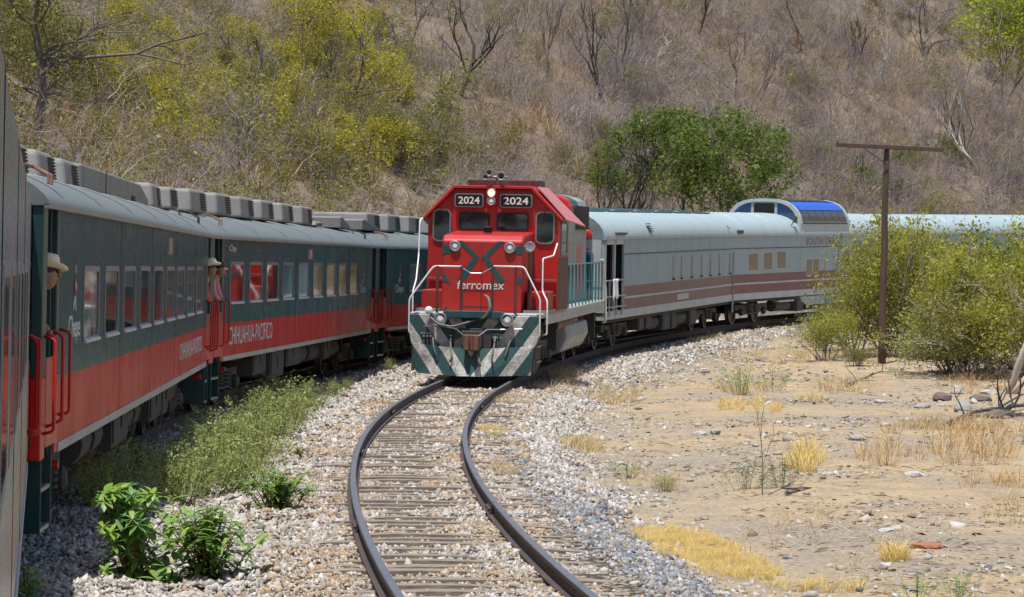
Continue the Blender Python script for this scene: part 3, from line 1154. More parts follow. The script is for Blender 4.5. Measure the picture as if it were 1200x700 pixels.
OWN_UP = paint('green_with_grazing_reflection', G(.13, .18, .21), .22, dirt=G(.20, .24, .27), amount=.5, wave=.16)  # pale grazing reflection painted into the near coach's upper side and roof
OWN_LOW = paint('red_with_grazing_reflection', G(.21, .19, .20), .22, dirt=G(.24, .26, .28), amount=.5, wave=.16)  # lower side likewise: the grey sheen seen edge-on is in the colour


def coach(k, label, windows, z_win, ac, rails_near=True, sills=True, duct=None, shift=0.0, seed=1):
    M = frame_out(k)
    if shift:
        M = M @ Matrix.Translation((0, shift, 0))
    root = empty('passenger_coach', M, label, 'train coach', 'red and green passenger coaches')
    X = 12.9
    e = 11.55
    zs, zst, zb, zt = .93, 1.01, 1.58, 3.07
    holes = [(a + .02, b - .02, z_win[0] + .02, z_win[1] - .02) for a, b in windows]
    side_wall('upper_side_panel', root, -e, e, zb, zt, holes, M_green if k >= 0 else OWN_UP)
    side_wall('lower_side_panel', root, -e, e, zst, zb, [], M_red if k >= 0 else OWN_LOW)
    mb = MB()
    mb.box(-e, e, -1.512, -1.45, zs, zst)
    mb.build('sill_strip', M_stripe, root)
    mb = MB()
    mb.box(-e - .001, e + .001, 1.45, 1.5, zs, zb, 0)
    mb.box(-e - .001, e + .001, 1.45, 1.5, zb, zt, 1)
    mb.build('far_side_panel', [M_red, M_green], root)
    # dark interior lining so the window openings look into a dim saloon
    mb = MB()
    mb.box(-e, e, -1.43, 1.43, 1.07, 1.10)
    mb.box(-e, -e + .05, -1.43, 1.43, 1.1, 3.0)
    mb.box(e - .05, e, -1.43, 1.43, 1.1, 3.0)
    mb.build('saloon_bulkhead', M_interior, root)
    for a, b in windows:
        side_window(root, a, b, z_win[0], z_win[1], sill=sills, flush=not sills)
    for xx in [(windows[i][1] + windows[i + 1][0]) / 2 for i in range(1, len(windows) - 1, 2)]:
        mb = MB()
        mb.box(xx - .012, xx + .012, -1.503, -1.49, zb, zt, 0)
        mb.box(xx - .012, xx + .012, -1.503, -1.49, zst, zb, 1)
        mb.build('panel_seam', [M_green, M_red], root)
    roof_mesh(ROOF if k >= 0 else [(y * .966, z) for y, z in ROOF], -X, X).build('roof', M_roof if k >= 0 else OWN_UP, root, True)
    if k >= 0:
        mb = MB()
        mb.box(-X, X, -1.565, -1.50, 3.035, 3.075)
        mb.build('rain_gutter', M_frame_metal, root)
    for xx in np.arange(-11.4, 11.5, 3.8) if k >= 0 else ():
        mb = MB()
        mb.tube([(xx, -y - .0, z + .006) for y, z in ROOF[2:]], .012, 4)
        mb.build('roof_seam', M_roof, root)
    # ladder rungs on the roof ends
    for s in (-1, 1):
        for q in (0, .28):
            mb = MB()
            xx = s * (X - 1.7) + q
            mb.tube([(xx - .12, -1.36, 3.28), (xx - .1, -1.36, 3.36), (xx, -1.22, 3.43), (xx - .1, -1.05, 3.47), (xx - .1, -1.05, 3.41)], .016, 5)
            mb.build('roof_rung', M_rusty if s < 0 else M_black, root)
    # ends with gangway bellows
    for s in (-1, 1):
        mb = MB()
        pr = [(-1.46, zs), (1.46, zs), (1.46, 3.07), (1.2, 3.30), (.6, 3.46), (-.6, 3.46), (-1.2, 3.30), (-1.46, 3.07)]
        xa = s * (X - 1.02)
        mb.prism(pr, 'x', min(xa, xa + s * .04), max(xa, xa + s * .04))
        mb.build('end_wall', M_post_green, root)
        mb = MB()
        xb0, xb1 = sorted((s * (X - .98), s * (X + .04)))
        for q in range(5):
            t0 = xb0 + (xb1 - xb0) * q / 5
            t1 = xb0 + (xb1 - xb0) * (q + .7) / 5
            mb.prism([(-.62, 1.08), (-.45, 1.08), (-.45, 3.0), (.45, 3.0), (.45, 1.08), (.62, 1.08), (.62, 3.2), (-.62, 3.2)], 'x', t0, t1)
        mb.build('gangway_bellows', M_black, root)
        mb = MB()
        xa, xb = sorted((s * (X - 1.3), s * X))
        mb.box(xa, xb, -1.42, 1.42, 1.06, 1.14)
        mb.build('vestibule_floor', M_under, root)
        # corner post, door jamb, gate, steps, grab irons (right-hand side)
        for nm, a, b in (('corner_post', X - .34, X - .02), ('door_jamb', e, e + .20)):
            p = MB()
            xa, xb = sorted((s * a, s * b))
            p.box(xa, xb, -1.5, -1.40, 1.62, 3.06, 0)
            p.box(xa, xb, -1.5, -1.40, .93, 1.62, 1)
            p.build(nm, [M_post_green, M_gate], root, bevel=.01, seg=1)
            p = MB()
            p.box(xa, xb, 1.40, 1.5, .93, 3.06, 0)
            p.build('far_side_post', [M_post_green], root)
        if s < 0 and not rails_near:
            continue
        g = MB()
        xa, xb = sorted((s * (e + .22), s * (X - .36)))
        g.box(xa, xb, -1.505, -1.47, 1.02, 1.78)
        gate = g.build('gate', M_gate, root, bevel=.008, seg=1)
        for q in (e + .30, X - .44):
            handrail(gate, [(s * q, -1.50, 1.20), (s * q, -1.57, 1.22), (s * q, -1.57, 1.96), (s * q, -1.46, 2.0)], .017)
        handrail(root, [(s * (e - .12), -1.50, 1.25), (s * (e - .12), -1.59, 1.27), (s * (e - .12), -1.59, 1.98), (s * (e - .12), -1.50, 2.0)], .016)
        handrail(root, [(s * (X - .2), -1.5, 1.15), (s * (X - .2), -1.59, 1.17), (s * (X - .2), -1.59, 1.94), (s * (X - .2), -1.5, 1.97)], .016)
        st = MB()
        xa, xb = sorted((s * (e + .22), s * (X - .30)))
        st.box(xa, xa + .03, -1.48, -.95, .30, 1.02)
        st.box(xb - .03, xb, -1.48, -.95, .30, 1.02)
        st.box(xa, xb, -1.12, -1.09, .30, 1.02)
        stp = st.build('step_well', M_post_green, root, bevel=.006, seg=1)
        for zz in (.30, .64):
            t = MB()
            t.box(xa + .03, xb - .03, -1.47, -1.12, zz, zz + .035)
            t.build('tread', M_frame_metal, stp)
        m = MB()
        m.lathe([(.0, -1.46), (.04, -1.46), (.045, -1.40), (.03, -1.32)], (s * (X - 1.9), 0, .78), 'y', 12)
        m.build('marker_lamp', M_gate, root)
    for (a, b, z0, z1) in ac:
        ac_box(root, a, b, z0, z1)
    if duct:
        a, b, z0, z1 = duct
        mb = MB()
        mb.prism([(a, z0), (b, z0), (b, z0 + .16), (b - .5, z1 - .12), (b - 1.6, z1), (a, z1)], 'y', -.78, .78)
        d = mb.build('roof_duct', M_ac, root, bevel=.03)
        mb = MB()
        mb.box(b - 3.2, b - 2.7, -.80, -.775, z0 + .06, z0 + .13)
        mb.build('duct_vent', M_black, d)
        mb = MB()
        mb.box(a + 3.1, a + 3.13, -.79, -.775, z0, z1 - .02)
        mb.build('duct_seam', M_black, d)
    truck_and_gear(root, seed)
    return root


def windows_at(xs, w):
    return [(x, x + w) for x in xs]


U, V = (1, 0, 0), (0, 0, 1)
win1 = windows_at([-9.4, -7.15, -4.85, -2.6, -.38, 1.9, 4.0, 6.25, 8.5], 1.62)
win2 = windows_at([-10.9, -8.65, -6.5, -4.3, -2.0, .35, 2.6, 4.8, 6.95], 1.62)[:]
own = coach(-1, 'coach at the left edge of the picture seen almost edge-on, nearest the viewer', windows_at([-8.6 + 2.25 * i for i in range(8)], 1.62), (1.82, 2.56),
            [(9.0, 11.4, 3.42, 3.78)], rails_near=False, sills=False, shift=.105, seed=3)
c1 = coach(0, 'nearest fully visible red and green coach, seen along its nine tall windows', win1, (1.82, 2.56),
           [(-11.9, -10.3, 3.42, 3.76), (-9.3, -7.7, 3.42, 3.76), (-6.7, -5.1, 3.42, 3.76), (-4.1, -2.6, 3.42, 3.76), (9.2, 10.9, 3.46, 3.86)], duct=(-2.3, 8.1, 3.42, 3.76), seed=4)
c2 = coach(1, 'middle red and green coach lettered CHIHUAHUA PACIFICO on its red band', win2, (1.90, 2.65),
           [(x - 1.75, x, 3.50, 3.92) for x in (-9.05, -6.2, -3.3, -.5, 2.5, 5.7)] + [(-12.7, -12.0, 3.52, 3.9), (6.4, 7.6, 3.5, 3.62)], seed=5)
c3 = coach(2, 'farthest red and green coach, partly hidden behind the red locomotive', windows_at([-8.9, -6.7, -4.4, -2.1, .2, 2.5, 4.8, 7.0], 1.62), (1.90, 2.65),
           [(x - 1.65, x, 3.50, 3.97) for x in (-9.2, -6.6, -3.9, -1.2, 1.6, 4.4)], seed=6)
for root, x in ((c1, -10.75), (c3, -10.65)):
    lettering('lettering', 'Chepe', M_white, root, (x, -1.501, 1.84), U, V, 1.05, .27, .01)
    runner_logo(root, x + .5, 2.2, .85)
lettering('lettering', 'Chepe', M_white, c2, (9.15, -1.501, 1.88), U, V, 1.2, .27, .01)
runner_logo(c2, 9.7, 2.22, .85)
lettering('lettering', 'CHIHUAHUA-PACIFICO', M_white, c2, (-10.9, -1.501, 1.19), U, V, 5.3, .32, .0)
lettering('lettering', 'CHIHUAHUA-PACIFICO', M_white, c1, (4.9, -1.501, 1.22), U, V, 5.4, .24, .0)
lettering('lettering', 'Chp', M_white, c2, (-11.0, -1.501, 2.80), U, V, .75, .14, .0)
for root in (c1, c2):
    mb = MB()
    mb.box(-.5 if root is c2 else 2.2, .25 if root is c2 else 3.0, -1.505, -1.5, 2.72, 2.94)
    p = mb.build('emblem_plate', M_frame_metal, root)
    for q, m in ((-.42, M_gate), (-.2, M_white), (.02, M_gate)):
        b = MB()
        off = 0 if root is c2 else 2.72
        b.prism([(q + off, 2.75), (q + off + .12, 2.75), (q + off + .17, 2.91), (q + off + .05, 2.91)], 'y', -1.505, -1.509)
        b.build('emblem', m, p)
# lifted roof flaps between the middle and far coach
for root, x in ((c2, 9.6), (c3, -12.2)):
    mb = MB()
    mb.prism([(x, 3.50), (x + 2.0, 3.50), (x + 2.0, 3.56), (x + .3, 3.78), (x, 3.76)], 'y', -.95, .2)
    mb.build('roof_hatch', M_ac, root, bevel=.02)
#PART4
# ------------------------------------------------------------------ diesel locomotive (front is at -x)
Y_LOCO = 67.3
loco = empty('diesel_locomotive', frame_in(Y_LOCO, 16.8, 9.6), 'red diesel locomotive numbered 2024 with chevron striped pilot and lit headlight', 'locomotive')


def front_poly(name, pts, x, mat, parent, th=.006):
    mb = MB()
    mb.prism(pts, 'x', x - th, x)
    return mb.build(name, mat, parent)


def build_loco():
    P = loco
    # deck and side sill
    mb = MB()
    mb.box(-8.18, 8.18, -1.46, 1.46, 1.40, 1.50)
    mb.build('walkway_deck', M_loco_grey, P, bevel=.01, seg=1)
    mb = MB()
    for sy in (-1, 1):
        a, b = sorted((sy * 1.475, sy * 1.44))
        mb.box(-6.9, 6.9, a, b, 1.24, 1.46)
    mb.build('side_sill', M_loco_grey, P)
    mb = MB()
    mb.box(-7.9, 7.9, -.75, .75, .95, 1.40)
    mb.build('main_frame', M_black, P)
    # pilot: flat buffer plate above a V plough, all in chevrons
    mb = MB()
    mb.prism([(-1.36, .62), (1.36, .62), (1.45, 1.0), (1.45, 1.46), (-1.45, 1.46), (-1.45, 1.0)], 'x', -8.30, -8.18)
    pil = mb.build('pilot_plate', M_chevron, P, bevel=.01, seg=1)
    mb = MB()
    top = [(-8.32, 1.37, .80), (-8.62, .45, .74), (-8.62, -.45, .74), (-8.32, -1.37, .80)]
    bot = [(-8.36, 1.30, .15), (-8.80, .28, .12), (-8.80, -.28, .12), (-8.36, -1.30, .15)]
    n = 4
    vs = top + bot + [(q[0] + .06, q[1], q[2]) for q in top] + [(q[0] + .06, q[1], q[2]) for q in bot]
    fs = []
    for i in range(3):
        fs += [(i, i + 1, n + i + 1, n + i)[::-1], (2 * n + i, 2 * n + i + 1, 3 * n + i + 1, 3 * n + i), (i, i + 1, 2 * n + i + 1, 2 * n + i), (n + i, 3 * n + i, 3 * n + i + 1, n + i + 1)]
    fs += [(0, n, 3 * n, 2 * n), (3, 2 * n + 3, 3 * n + 3, n + 3)]
    mb.add(vs, fs)
    mb.build('snow_plough', M_chevron, P)
    for y in (-1.36, 1.36):
        mb = MB()
        mb.prism([(-8.34, .2), (-7.3, .35), (-7.3, 1.4), (-8.2, 1.4)], 'y', y - .03, y + .03)
        mb.build('step_side_plate', M_black, P)
    # anticlimber shelf, buffer beam gear
    mb = MB()
    mb.prism([(-.8, 1.40), (.8, 1.40), (.62, 1.56), (-.62, 1.56)], 'x', -8.5, -8.2)
    mb.build('anticlimber', M_loco_green, P, bevel=.015)
    mb = MB()
    mb.box(-8.62, -8.3, -.23, .23, .62, 1.12)
    mb.box(-8.45, -8.3, -.42, .42, .55, 1.18)
    mb.build('draft_gear_box', M_under, P, bevel=.02)
    c = MB()
    c.prism([(-8.62, -.12), (-8.62, .14), (-8.80, .17), (-8.94, .11), (-8.90, .02), (-8.80, .03), (-8.84, -.05), (-8.97, -.10), (-8.92, -.19), (-8.75, -.17)], 'z', .70, 1.04)
    c.build('coupler', M_rusty, P, bevel=.015)
    mb = MB()
    mb.tube([(-8.72, .12, .98), (-8.66, .35, 1.16), (-8.5, .62, 1.2), (-8.40, 1.1, 1.2)], .014, 5)
    mb.tube([(-8.72, -.12, .98), (-8.66, -.35, 1.16), (-8.5, -.62, 1.16), (-8.40, -1.1, 1.18)], .014, 5)
    mb.build('uncoupling_lever', M_frame_metal, P)
    for pts, r in ((((-8.34, .95, 1.52), (-8.46, .95, 1.38), (-8.52, .75, 1.24), (-8.5, .45, 1.20), (-8.48, .12, 1.30), (-8.40, -.05, 1.36)), .03),
                   (((-8.36, -.05, 1.36), (-8.52, -.28, 1.42), (-8.55, -.40, 1.62), (-8.45, -.34, 1.86), (-8.30, -.24, 1.9)), .035),
                   (((-8.4, .5, 1.0), (-8.55, .48, .8), (-8.72, .42, .55), (-8.74, .46, .42)), .022),
                   (((-8.4, -.5, 1.0), (-8.55, -.5, .8), (-8.72, -.46, .55), (-8.74, -.5, .4)), .022),
                   (((-8.4, .9, .95), (-8.55, .86, .75), (-8.6, .8, .58), (-8.56, .76, .5)), .018),
                   (((-8.4, -.85, .95), (-8.55, -.8, .75), (-8.6, -.76, .58), (-8.56, -.72, .5)), .018),
                   (((-8.66, -.1, .72), (-8.86, -.2, .5), (-8.9, -.24, .35)), .03)):
        handrail(P, pts, r, M_hose, 'brake_hose')
    mb = MB()
    mb.lathe([(.02, -8.50), (.085, -8.48), (.095, -8.42), (.06, -8.36)], (0, 1.0, 1.55), 'x', 12)
    mb.build('hose_connector', M_handrail_white, P)
    for y in (-.62, .95):
        mb = MB()
        for q in (0, .09, .18):
            mb.cyl((-8.34, y + q * .9, .98), (-8.42, y + q * .9, .98), .03, 8)
            mb.cyl((-8.36, y + q * .9, .92), (-8.36, y + q * .9, .62), .016, 6)
        mb.box(-8.36, -8.31, y - .06, y + .24, 1.02, 1.06)
        mb.build('air_cock', M_frame_metal, P)
    # ditch lights
    for y in (.73, -.77):
        mb = MB()
        mb.lathe([(.02, -8.33), (.11, -8.34), (.13, -8.40), (.145, -8.50), (.125, -8.51), (.115, -8.47)], (0, y, 1.37), 'x', 18)
        d = mb.build('ditch_light', M_tank, P, True)
        mb = MB()
        mb.lathe([(.0, -8.495), (.06, -8.505), (.117, -8.475), (.117, -8.46)], (0, y, 1.37), 'x', 16)
        mb.build('lens', M_lens, d, True)
    # short hood (nose) with sloping top
    mb = MB()
    mb.add([(-7.22, .90, 1.5), (-7.22, -.92, 1.5), (-7.22, -.95, 3.12), (-7.22, .90, 3.12), (-7.05, -.95, 3.24), (-7.05, .90, 3.24), (-5.1, -.95, 3.34), (-5.1, .90, 3.34), (-5.1, .90, 1.5), (-5.1, -.92, 1.5)],
           [(0, 1, 2, 3), (3, 2, 4, 5), (5, 4, 6, 7), (1, 9, 6, 4, 2), (0, 3, 5, 7, 8), (0, 8, 9, 1), (6, 9, 8, 7)])
    nose = mb.build('nose', M_loco_red, P, bevel=.05, seg=3)
    mb = MB()
    ring(mb, rrect(-.30, .42, 1.62, 2.0, .03), rrect(-.285, .405, 1.635, 1.985, .03), 'x', -7.215, -7.228)
    mb.box(-7.228, -7.215, -.015, .0, 1.55, 3.1)
    for y in (.78, -.80):
        mb.box(-7.24, -7.21, y - .03, y + .03, 1.56, 1.62)
    mb.build('nose_seam', M_loco_dark, nose)
    G_ = M_loco_green
    w = .07
    for s, pts in ((1, [(.50, 3.11), (.11, 2.74), (.47, 2.24)]), (-1, [(-.45, 3.11), (-.08, 2.74), (-.48, 2.22)])):
        a, b, c_ = pts
        o = w * s
        front_poly('chevron', [(a[0] + o, a[1]), (b[0] + o, b[1]), (c_[0] + o, c_[1]), (c_[0] - o, c_[1] - .06), (b[0] - o, b[1]), (a[0] - o, a[1])][::int(s)], -7.222, G_, nose)
    front_poly('chevron', [(.89, 3.06), (.56, 2.86), (.89, 2.80)], -7.222, G_, nose)
    front_poly('chevron', [(-.94, 3.06), (-.60, 2.86), (-.94, 2.82)][::-1], -7.222, G_, nose)
    front_poly('chevron', [(.89, 2.42), (.89, 2.20), (.70, 2.14)], -7.222, G_, nose)
    front_poly('chevron', [(-.92, 2.36), (-.92, 2.14), (-.74, 2.20)][::-1], -7.222, G_, nose)
    lettering('lettering', 'ferromex', M_white, nose, (-7.223, .54, 2.02), (0, -1, 0), (0, 0, 1), 1.08, .20, .008, .12)
    for y, z in ((.60, 2.99), (-.65, 2.97)):
        mb = MB()
        mb.lathe([(.12, -7.20), (.125, -7.27), (.10, -7.28), (.09, -7.25)], (0, y, z), 'x', 18)
        d = mb.build('nose_light', M_tank, P, True)
        mb = MB()
        mb.lathe([(.0, -7.268), (.05, -7.27), (.092, -7.255), (.092, -7.24)], (0, y, z), 'x', 14)
        mb.build('lens', M_lens, d, True)
    mb = MB()
    mb.lathe([(.10, 3.30), (.10, 3.40), (.13, 3.41), (.13, 3.44), (.02, 3.46)], (-6.3, -.02, 0), 'z', 14)
    mb.build('sand_filler_cap', M_black, P)
    # cab
    CR = [(-1.53, 1.5), (1.53, 1.5), (1.53, 3.70), (.90, 4.32), (-.88, 4.32), (-1.53, 3.70)]
    mb = MB()
    mb.prism(CR, 'x', -5.2, -2.9)
    cab = mb.build('cab', M_loco_red, P, bevel=.02)
    mb = MB()
    mb.box(-5.17, -2.93, -1.536, -1.53, 1.52, 2.75)
    mb.box(-5.17, -2.93, 1.53, 1.536, 1.52, 2.75)
    mb.build('cab_side_panel', M_loco_dark, cab)
    for sy in (-1, 1):
        mb = MB()
        ring(mb, rrect(-4.75, -3.35, 2.8, 3.6, .08), rrect(-4.68, -3.42, 2.87, 3.53, .06), 'y', sy * 1.53, sy * 1.56)
        o = mb.build('cab_side_window', M_frame_metal, cab)
        mb = MB()
        a, b = sorted((sy * 1.532, sy * 1.545))
        mb.box(-4.7, -3.4, a, b, 2.85, 3.55)
        mb.build('pane', M_glass, o)
    # cab roof with overhanging slopes
    mb = MB()
    out = [(1.62, 3.66), (.92, 4.40), (-.90, 4.40), (-1.62, 3.66)]
    inn = [(-1.60, 3.60), (-.88, 4.325), (.90, 4.325), (1.60, 3.60)]
    mb.prism((out + inn)[::-1], 'x', -5.32, -2.75)
    mb.build('cab_roof', M_loco_red, cab, bevel=.012)
    for sy in (-1, 1):
        mb = MB()
        mb.add([(-5.0, sy * 1.0, 4.40), (-2.75, sy * 1.0, 4.40), (-2.75, sy * 1.92, 3.50), (-5.0, sy * 1.70, 3.64), (-5.0, sy * 1.0, 4.37), (-2.75, sy * 1.0, 4.37), (-2.75, sy * 1.92, 3.47), (-5.0, sy * 1.70, 3.61)],
               [(0, 1, 2, 3), (7, 6, 5, 4), (0, 4, 5, 1), (1, 5, 6, 2), (2, 6, 7, 3), (3, 7, 4, 0)])
        mb.build('sunshade', M_loco_pink, cab)
    mb = MB()
    mb.box(-4.2, -3.0, -.95, .75, 4.40, 4.56)
    mb.build('roof_hatch', M_loco_dark, cab, bevel=.02)
    # cab front windows: gasket ring, pane, wiper
    for (y0, y1, z0, z1, slant) in ((.80, .08, 3.36, 3.78, 1), (-.08, -.83, 3.36, 3.78, 1), (1.42, .99, 3.08, 3.84, 0), (-.99, -1.44, 3.06, 3.82, 0)):
        mb = MB()
        rad = .07 if slant else .13
        lo, hi = min(y0, y1), max(y0, y1)
        ring(mb, rrect(lo, hi, z0, z1, rad), rrect(lo + .035, hi - .035, z0 + .035, z1 - .035, rad * .7), 'x', -5.19, -5.235)
        o = mb.build('cab_window', M_board if slant else M_frame_metal, cab)
        mb = MB()
        mb.prism(rrect(lo + .02, hi - .02, z0 + .02, z1 - .02, rad * .8), 'x', -5.212, -5.204)
        mb.build('pane', M_glass, o)
        mb = MB()
        mid = (lo + hi) / 2
        mb.tube([(-5.24, mid, z1 + .02), (-5.245, mid + (.18 if slant else .1), z1 - .24)], .009, 4)
        mb.build('wiper', M_black, o)
    # raised window brow panel between the number boards
    mb = MB()
    mb.prism([(-.97, 3.30), (-.90, 3.28), (.86, 3.28), (.93, 3.30), (.97, 4.28), (-1.0, 4.28)], 'x', -5.205, -5.2)
    mb.build('brow_panel', M_loco_red, cab)
    # number boards and headlight
    for y0, y1 in ((.90, .22), (-.16, -.92)):
        mb = MB()
        mb.prism(rrect(y1, y0, 3.89, 4.21, .07), 'x', -5.34, -5.2)
        b = mb.build('number_board', M_frame_metal, cab)
        mb = MB()
        mb.prism(rrect(y1 + .025, y0 - .025, 3.915, 4.185, .055), 'x', -5.346, -5.34)
        mb.build('board_face', M_board, b)
        lettering('number', '2024', M_handrail_white, b, (-5.347, y0 - .09, 3.965), (0, -1, 0), (0, 0, 1), (y0 - y1) - .18, .17, .014)
    mb = MB()
    mb.prism(rrect(-.075, .155, 3.92, 4.34, .07), 'x', -5.33, -5.2)
    hl = mb.build('headlight_housing', M_loco_red, cab, bevel=.01)
    for z, m in ((4.23, M_lamp_on), (4.04, M_lens)):
        mb = MB()
        mb.lathe([(.098, -5.33), (.10, -5.37), (.085, -5.375), (.08, -5.35)], (0, .04, z), 'x', 18)
        d = mb.build('headlight', M_tank, hl, True)
        mb = MB()
        mb.lathe([(.0, -5.366), (.05, -5.362), (.083, -5.352), (.083, -5.34)], (0, .04, z), 'x', 16)
        mb.build('lens', m, d, True)
    # air horn
    mb = MB()
    mb.cyl((-5.0, -.05, 4.40), (-5.0, -.05, 4.60), .03, 8)
    mb.box(-5.06, -4.86, -.3, .22, 4.58, 4.63)
    for y, z, L, r in ((-.20, 4.62, .55, .10), (.10, 4.70, .40, .08), (.20, 4.60, .3, .07)):
        mb.lathe([(.02, -4.80), (.03, -4.95), (.04, -5.0 - L * .4), (.06, -5.0 - L * .75), (r, -5.0 - L), (r * .8, -5.0 - L + .01), (.03, -5.0 - L * .6)], (0, y, z), 'x', 14)
    mb.build('air_horn', M_tank, cab, True)
    # long hood
    mb = MB()
    mb.prism([(-.93, 1.5), (.93, 1.5), (.93, 3.62), (.80, 3.78), (-.80, 3.78), (-.93, 3.62)], 'x', -2.9, 7.65)
    hood = mb.build('long_hood', M_loco_pale, P, bevel=.02)
    for i in range(12):
        x = -2.7 + i * .84
        mb = MB()
        mb.box(x, x + .78, -.945, -.925, 1.62, 3.05)
        mb.box(x + .05, x + .09, -.965, -.94, 2.2, 2.35)
        o = mb.build('hood_door', M_loco_pale if i not in (9, 10) else M_loco_pink, hood, bevel=.006, seg=1)
    mb = MB()
    mb.box(4.6, 7.66, -.99, -.90, 3.42, 4.05)
    mb.box(4.6, 7.66, .90, .99, 3.42, 4.05)
    rad_ = mb.build('radiator_intake', M_black, hood)
    for q in range(9):
        b = MB()
        z = 3.45 + q * .065
        b.box(4.65, 7.6, -1.01, -.985, z, z + .022)
        b.build('slat', M_under, rad_)
    mb = MB()
    ang = np.linspace(0, PI, 9)
    ov = [(-.92 * math.cos(t), 4.02 + .36 * math.sin(t) ** .8) for t in ang]
    ov = [(-.92, 3.80)] + ov + [(.92, 3.80)]
    for a, b, mi in ((3.3, 3.9, 0), (3.9, 5.6, 1), (5.6, 6.7, 2), (6.7, 8.0, 3)):
        mb.prism(ov[::-1], 'x', a + .005, b, mi)
    mb.build('radiator_fan_housing', [M_gate, M_loco_green, M_loco_pale, M_tank], hood, bevel=.05)
    mb = MB()
    mb.box(-2.4, 2.4, -.75, .75, 3.78, 4.02)
    mb.build('dynamic_brake_housing', M_loco_dark, hood, bevel=.04)
    mb = MB()
    mb.lathe([(.2, 3.98), (.22, 4.25), (.17, 4.26), (.16, 4.1)], (0.8, 0, 0), 'z', 14)
    mb.lathe([(.2, 3.98), (.22, 4.25), (.17, 4.26), (.16, 4.1)], (-1.0, 0, 0), 'z', 14)
    mb.build('exhaust_stack', M_black, hood)
    # step wells at the corners
    for sx in (-1, 1):
        for sy in (-1, 1):
            mb = MB()
            x0, x1 = sorted((sx * 7.35, sx * 8.15))
            y0, y1 = sorted((sy * 1.42, sy * 1.0))
            for z in (.42, .76, 1.10):
                mb.box(x0, x1, y0, y1, z, z + .03)
            yb0, yb1 = sorted((sy * .99, sy * .96))
            mb.box(x0, x1, yb0, yb1, .42, 1.4)
            mb.build('corner_steps', M_frame_metal if sx < 0 else M_black, P)
    # front rails in white: px-matched bends
    W = M_handrail_white
    xf = -8.26
    handrail(P, [(xf + .1, 1.22, .99), (xf - .05, 1.46, 1.02), (xf - .05, 1.46, 1.80), (xf, .93, 2.54), (xf, .30, 2.54)], .020, W)
    handrail(P, [(xf + .1, -1.22, .98), (xf - .05, -1.48, 1.0), (xf - .05, -1.48, 1.84), (xf, -1.10, 2.56), (xf, -.42, 2.56)], .020, W)
    handrail(P, [(-7.2, -1.40, 1.02), (-7.2, -1.52, 1.02), (-7.2, -1.52, 1.78), (-7.0, -1.38, 2.00), (-7.0, -1.38, 2.74), (-5.7, -1.48, 2.80), (-5.3, -1.52, 3.08)], .019, W)
    handrail(P, [(-7.3, 1.40, 1.10), (-7.3, 1.54, 1.12), (-7.3, 1.54, 1.95), (-7.1, 1.50, 2.2), (-6.0, 1.62, 2.75), (-5.9, 1.62, 3.55), (-5.6, 1.60, 3.62)], .019, W)
    for y in (.84, .30, -.40, -.92):
        mb = MB()
        mb.box(xf - .02, xf + .02, y - .028, y + .028, 1.5, 2.55)
        mb.build('front_stanchion', M_loco_dark, P)
    mb = MB()
    mb.tube([(xf, .30, 2.52), (xf, .1, 2.40), (xf, -.15, 2.40), (xf, -.42, 2.54)], .012, 5)
    mb.build('safety_chain', M_frame_metal, P)
    for sy in (-1, 1):
        y0, y1 = sorted((sy * .96, sy * 1.50))
        for z in (1.86, 2.22):
            mb = MB()
            mb.box(-5.3, -5.22, y0, y1, z, z + .025)
            mb.build('cab_step_trim', M_frame_metal, P)
        mb = MB()
        mb.box(-7.1, -5.2, y0, y1, 1.5, 1.56)
        mb.build('footboard', M_frame_metal, P)
        y0, y1 = sorted((sy * .97, sy * 1.45))
        mb = MB()
        mb.box(-6.6, -5.21, y0, y1, 1.56, 1.98)
        mb.build('battery_box', M_loco_red, P, bevel=.02)
    mb = MB()
    mb.lathe([(.02, -7.18), (.05, -7.20), (.11, -7.34), (.12, -7.36), (.10, -7.35)], (0, -1.12, 3.0), 'x', 14)
    mb.box(-7.2, -7.1, -1.16, -.95, 2.98, 3.02)
    mb.build('bell', M_tank, P, True)
    mb = MB()
    mb.tube([(-6.9, -1.08, 1.5), (-6.9, -1.08, 2.9)], .05, 8)
    mb.build('hand_brake_column', M_loco_dark, P)
    # walkway railings in teal
    for sy in (-1, 1):
        for i in range(12):
            x = -2.6 + i * .88
            mb = MB()
            mb.box(x - .022, x + .022, sy * 1.43 - .02, sy * 1.43 + .02, 1.5, 2.55)
            mb.build('stanchion', M_teal, P)
        mb = MB()
        mb.tube([(-2.7, sy * 1.43, 2.55), (7.2, sy * 1.43, 2.55)], .022, 6)
        mb.build('walkway_rail', M_teal, P)
    handrail(P, [(7.0, -1.45, 2.5), (7.3, -1.47, 2.35), (7.95, -1.48, 1.75), (7.95, -1.48, .9), (7.8, -1.42, .88)], .020, W)
    handrail(P, [(6.6, -1.45, 2.62), (7.2, -1.47, 2.6), (7.7, -1.48, 1.9), (7.7, -1.48, 1.0)], .022, W)
    # fuel tank, reservoirs
    mb = MB()
    tk = [(-1.1, 1.18), (-1.38, 1.05), (-1.42, .75), (-1.25, .42), (-.9, .28), (.9, .28), (1.25, .42), (1.42, .75), (1.38, 1.05), (1.1, 1.18)]
    mb.prism(tk, 'x', -1.6, 3.6)
    mb.build('fuel_tank', M_tank, P, bevel=.05)
    mb = MB()
    mb.cyl((-3.0, -1.18, 1.10), (1.6, -1.18, 1.16), .16, 12)
    mb.build('air_reservoir', M_rusty, P)
    for x in (-4.8, 4.8):
        truck(P, x, 2.74, .50, 2, z_frame=.72)
        mb = MB()
        for q in (-1.9, 1.8):
            mb.box(x + q - .1, x + q + .1, -1.3, -1.0, .5, 1.2)
            mb.tube([(x + q, -1.2, .6), (x + q * .85, -1.1, .25)], .025, 5)
        mb.build('sand_box', M_under, P)
    coupler(P, 8.1, 1)


build_loco()

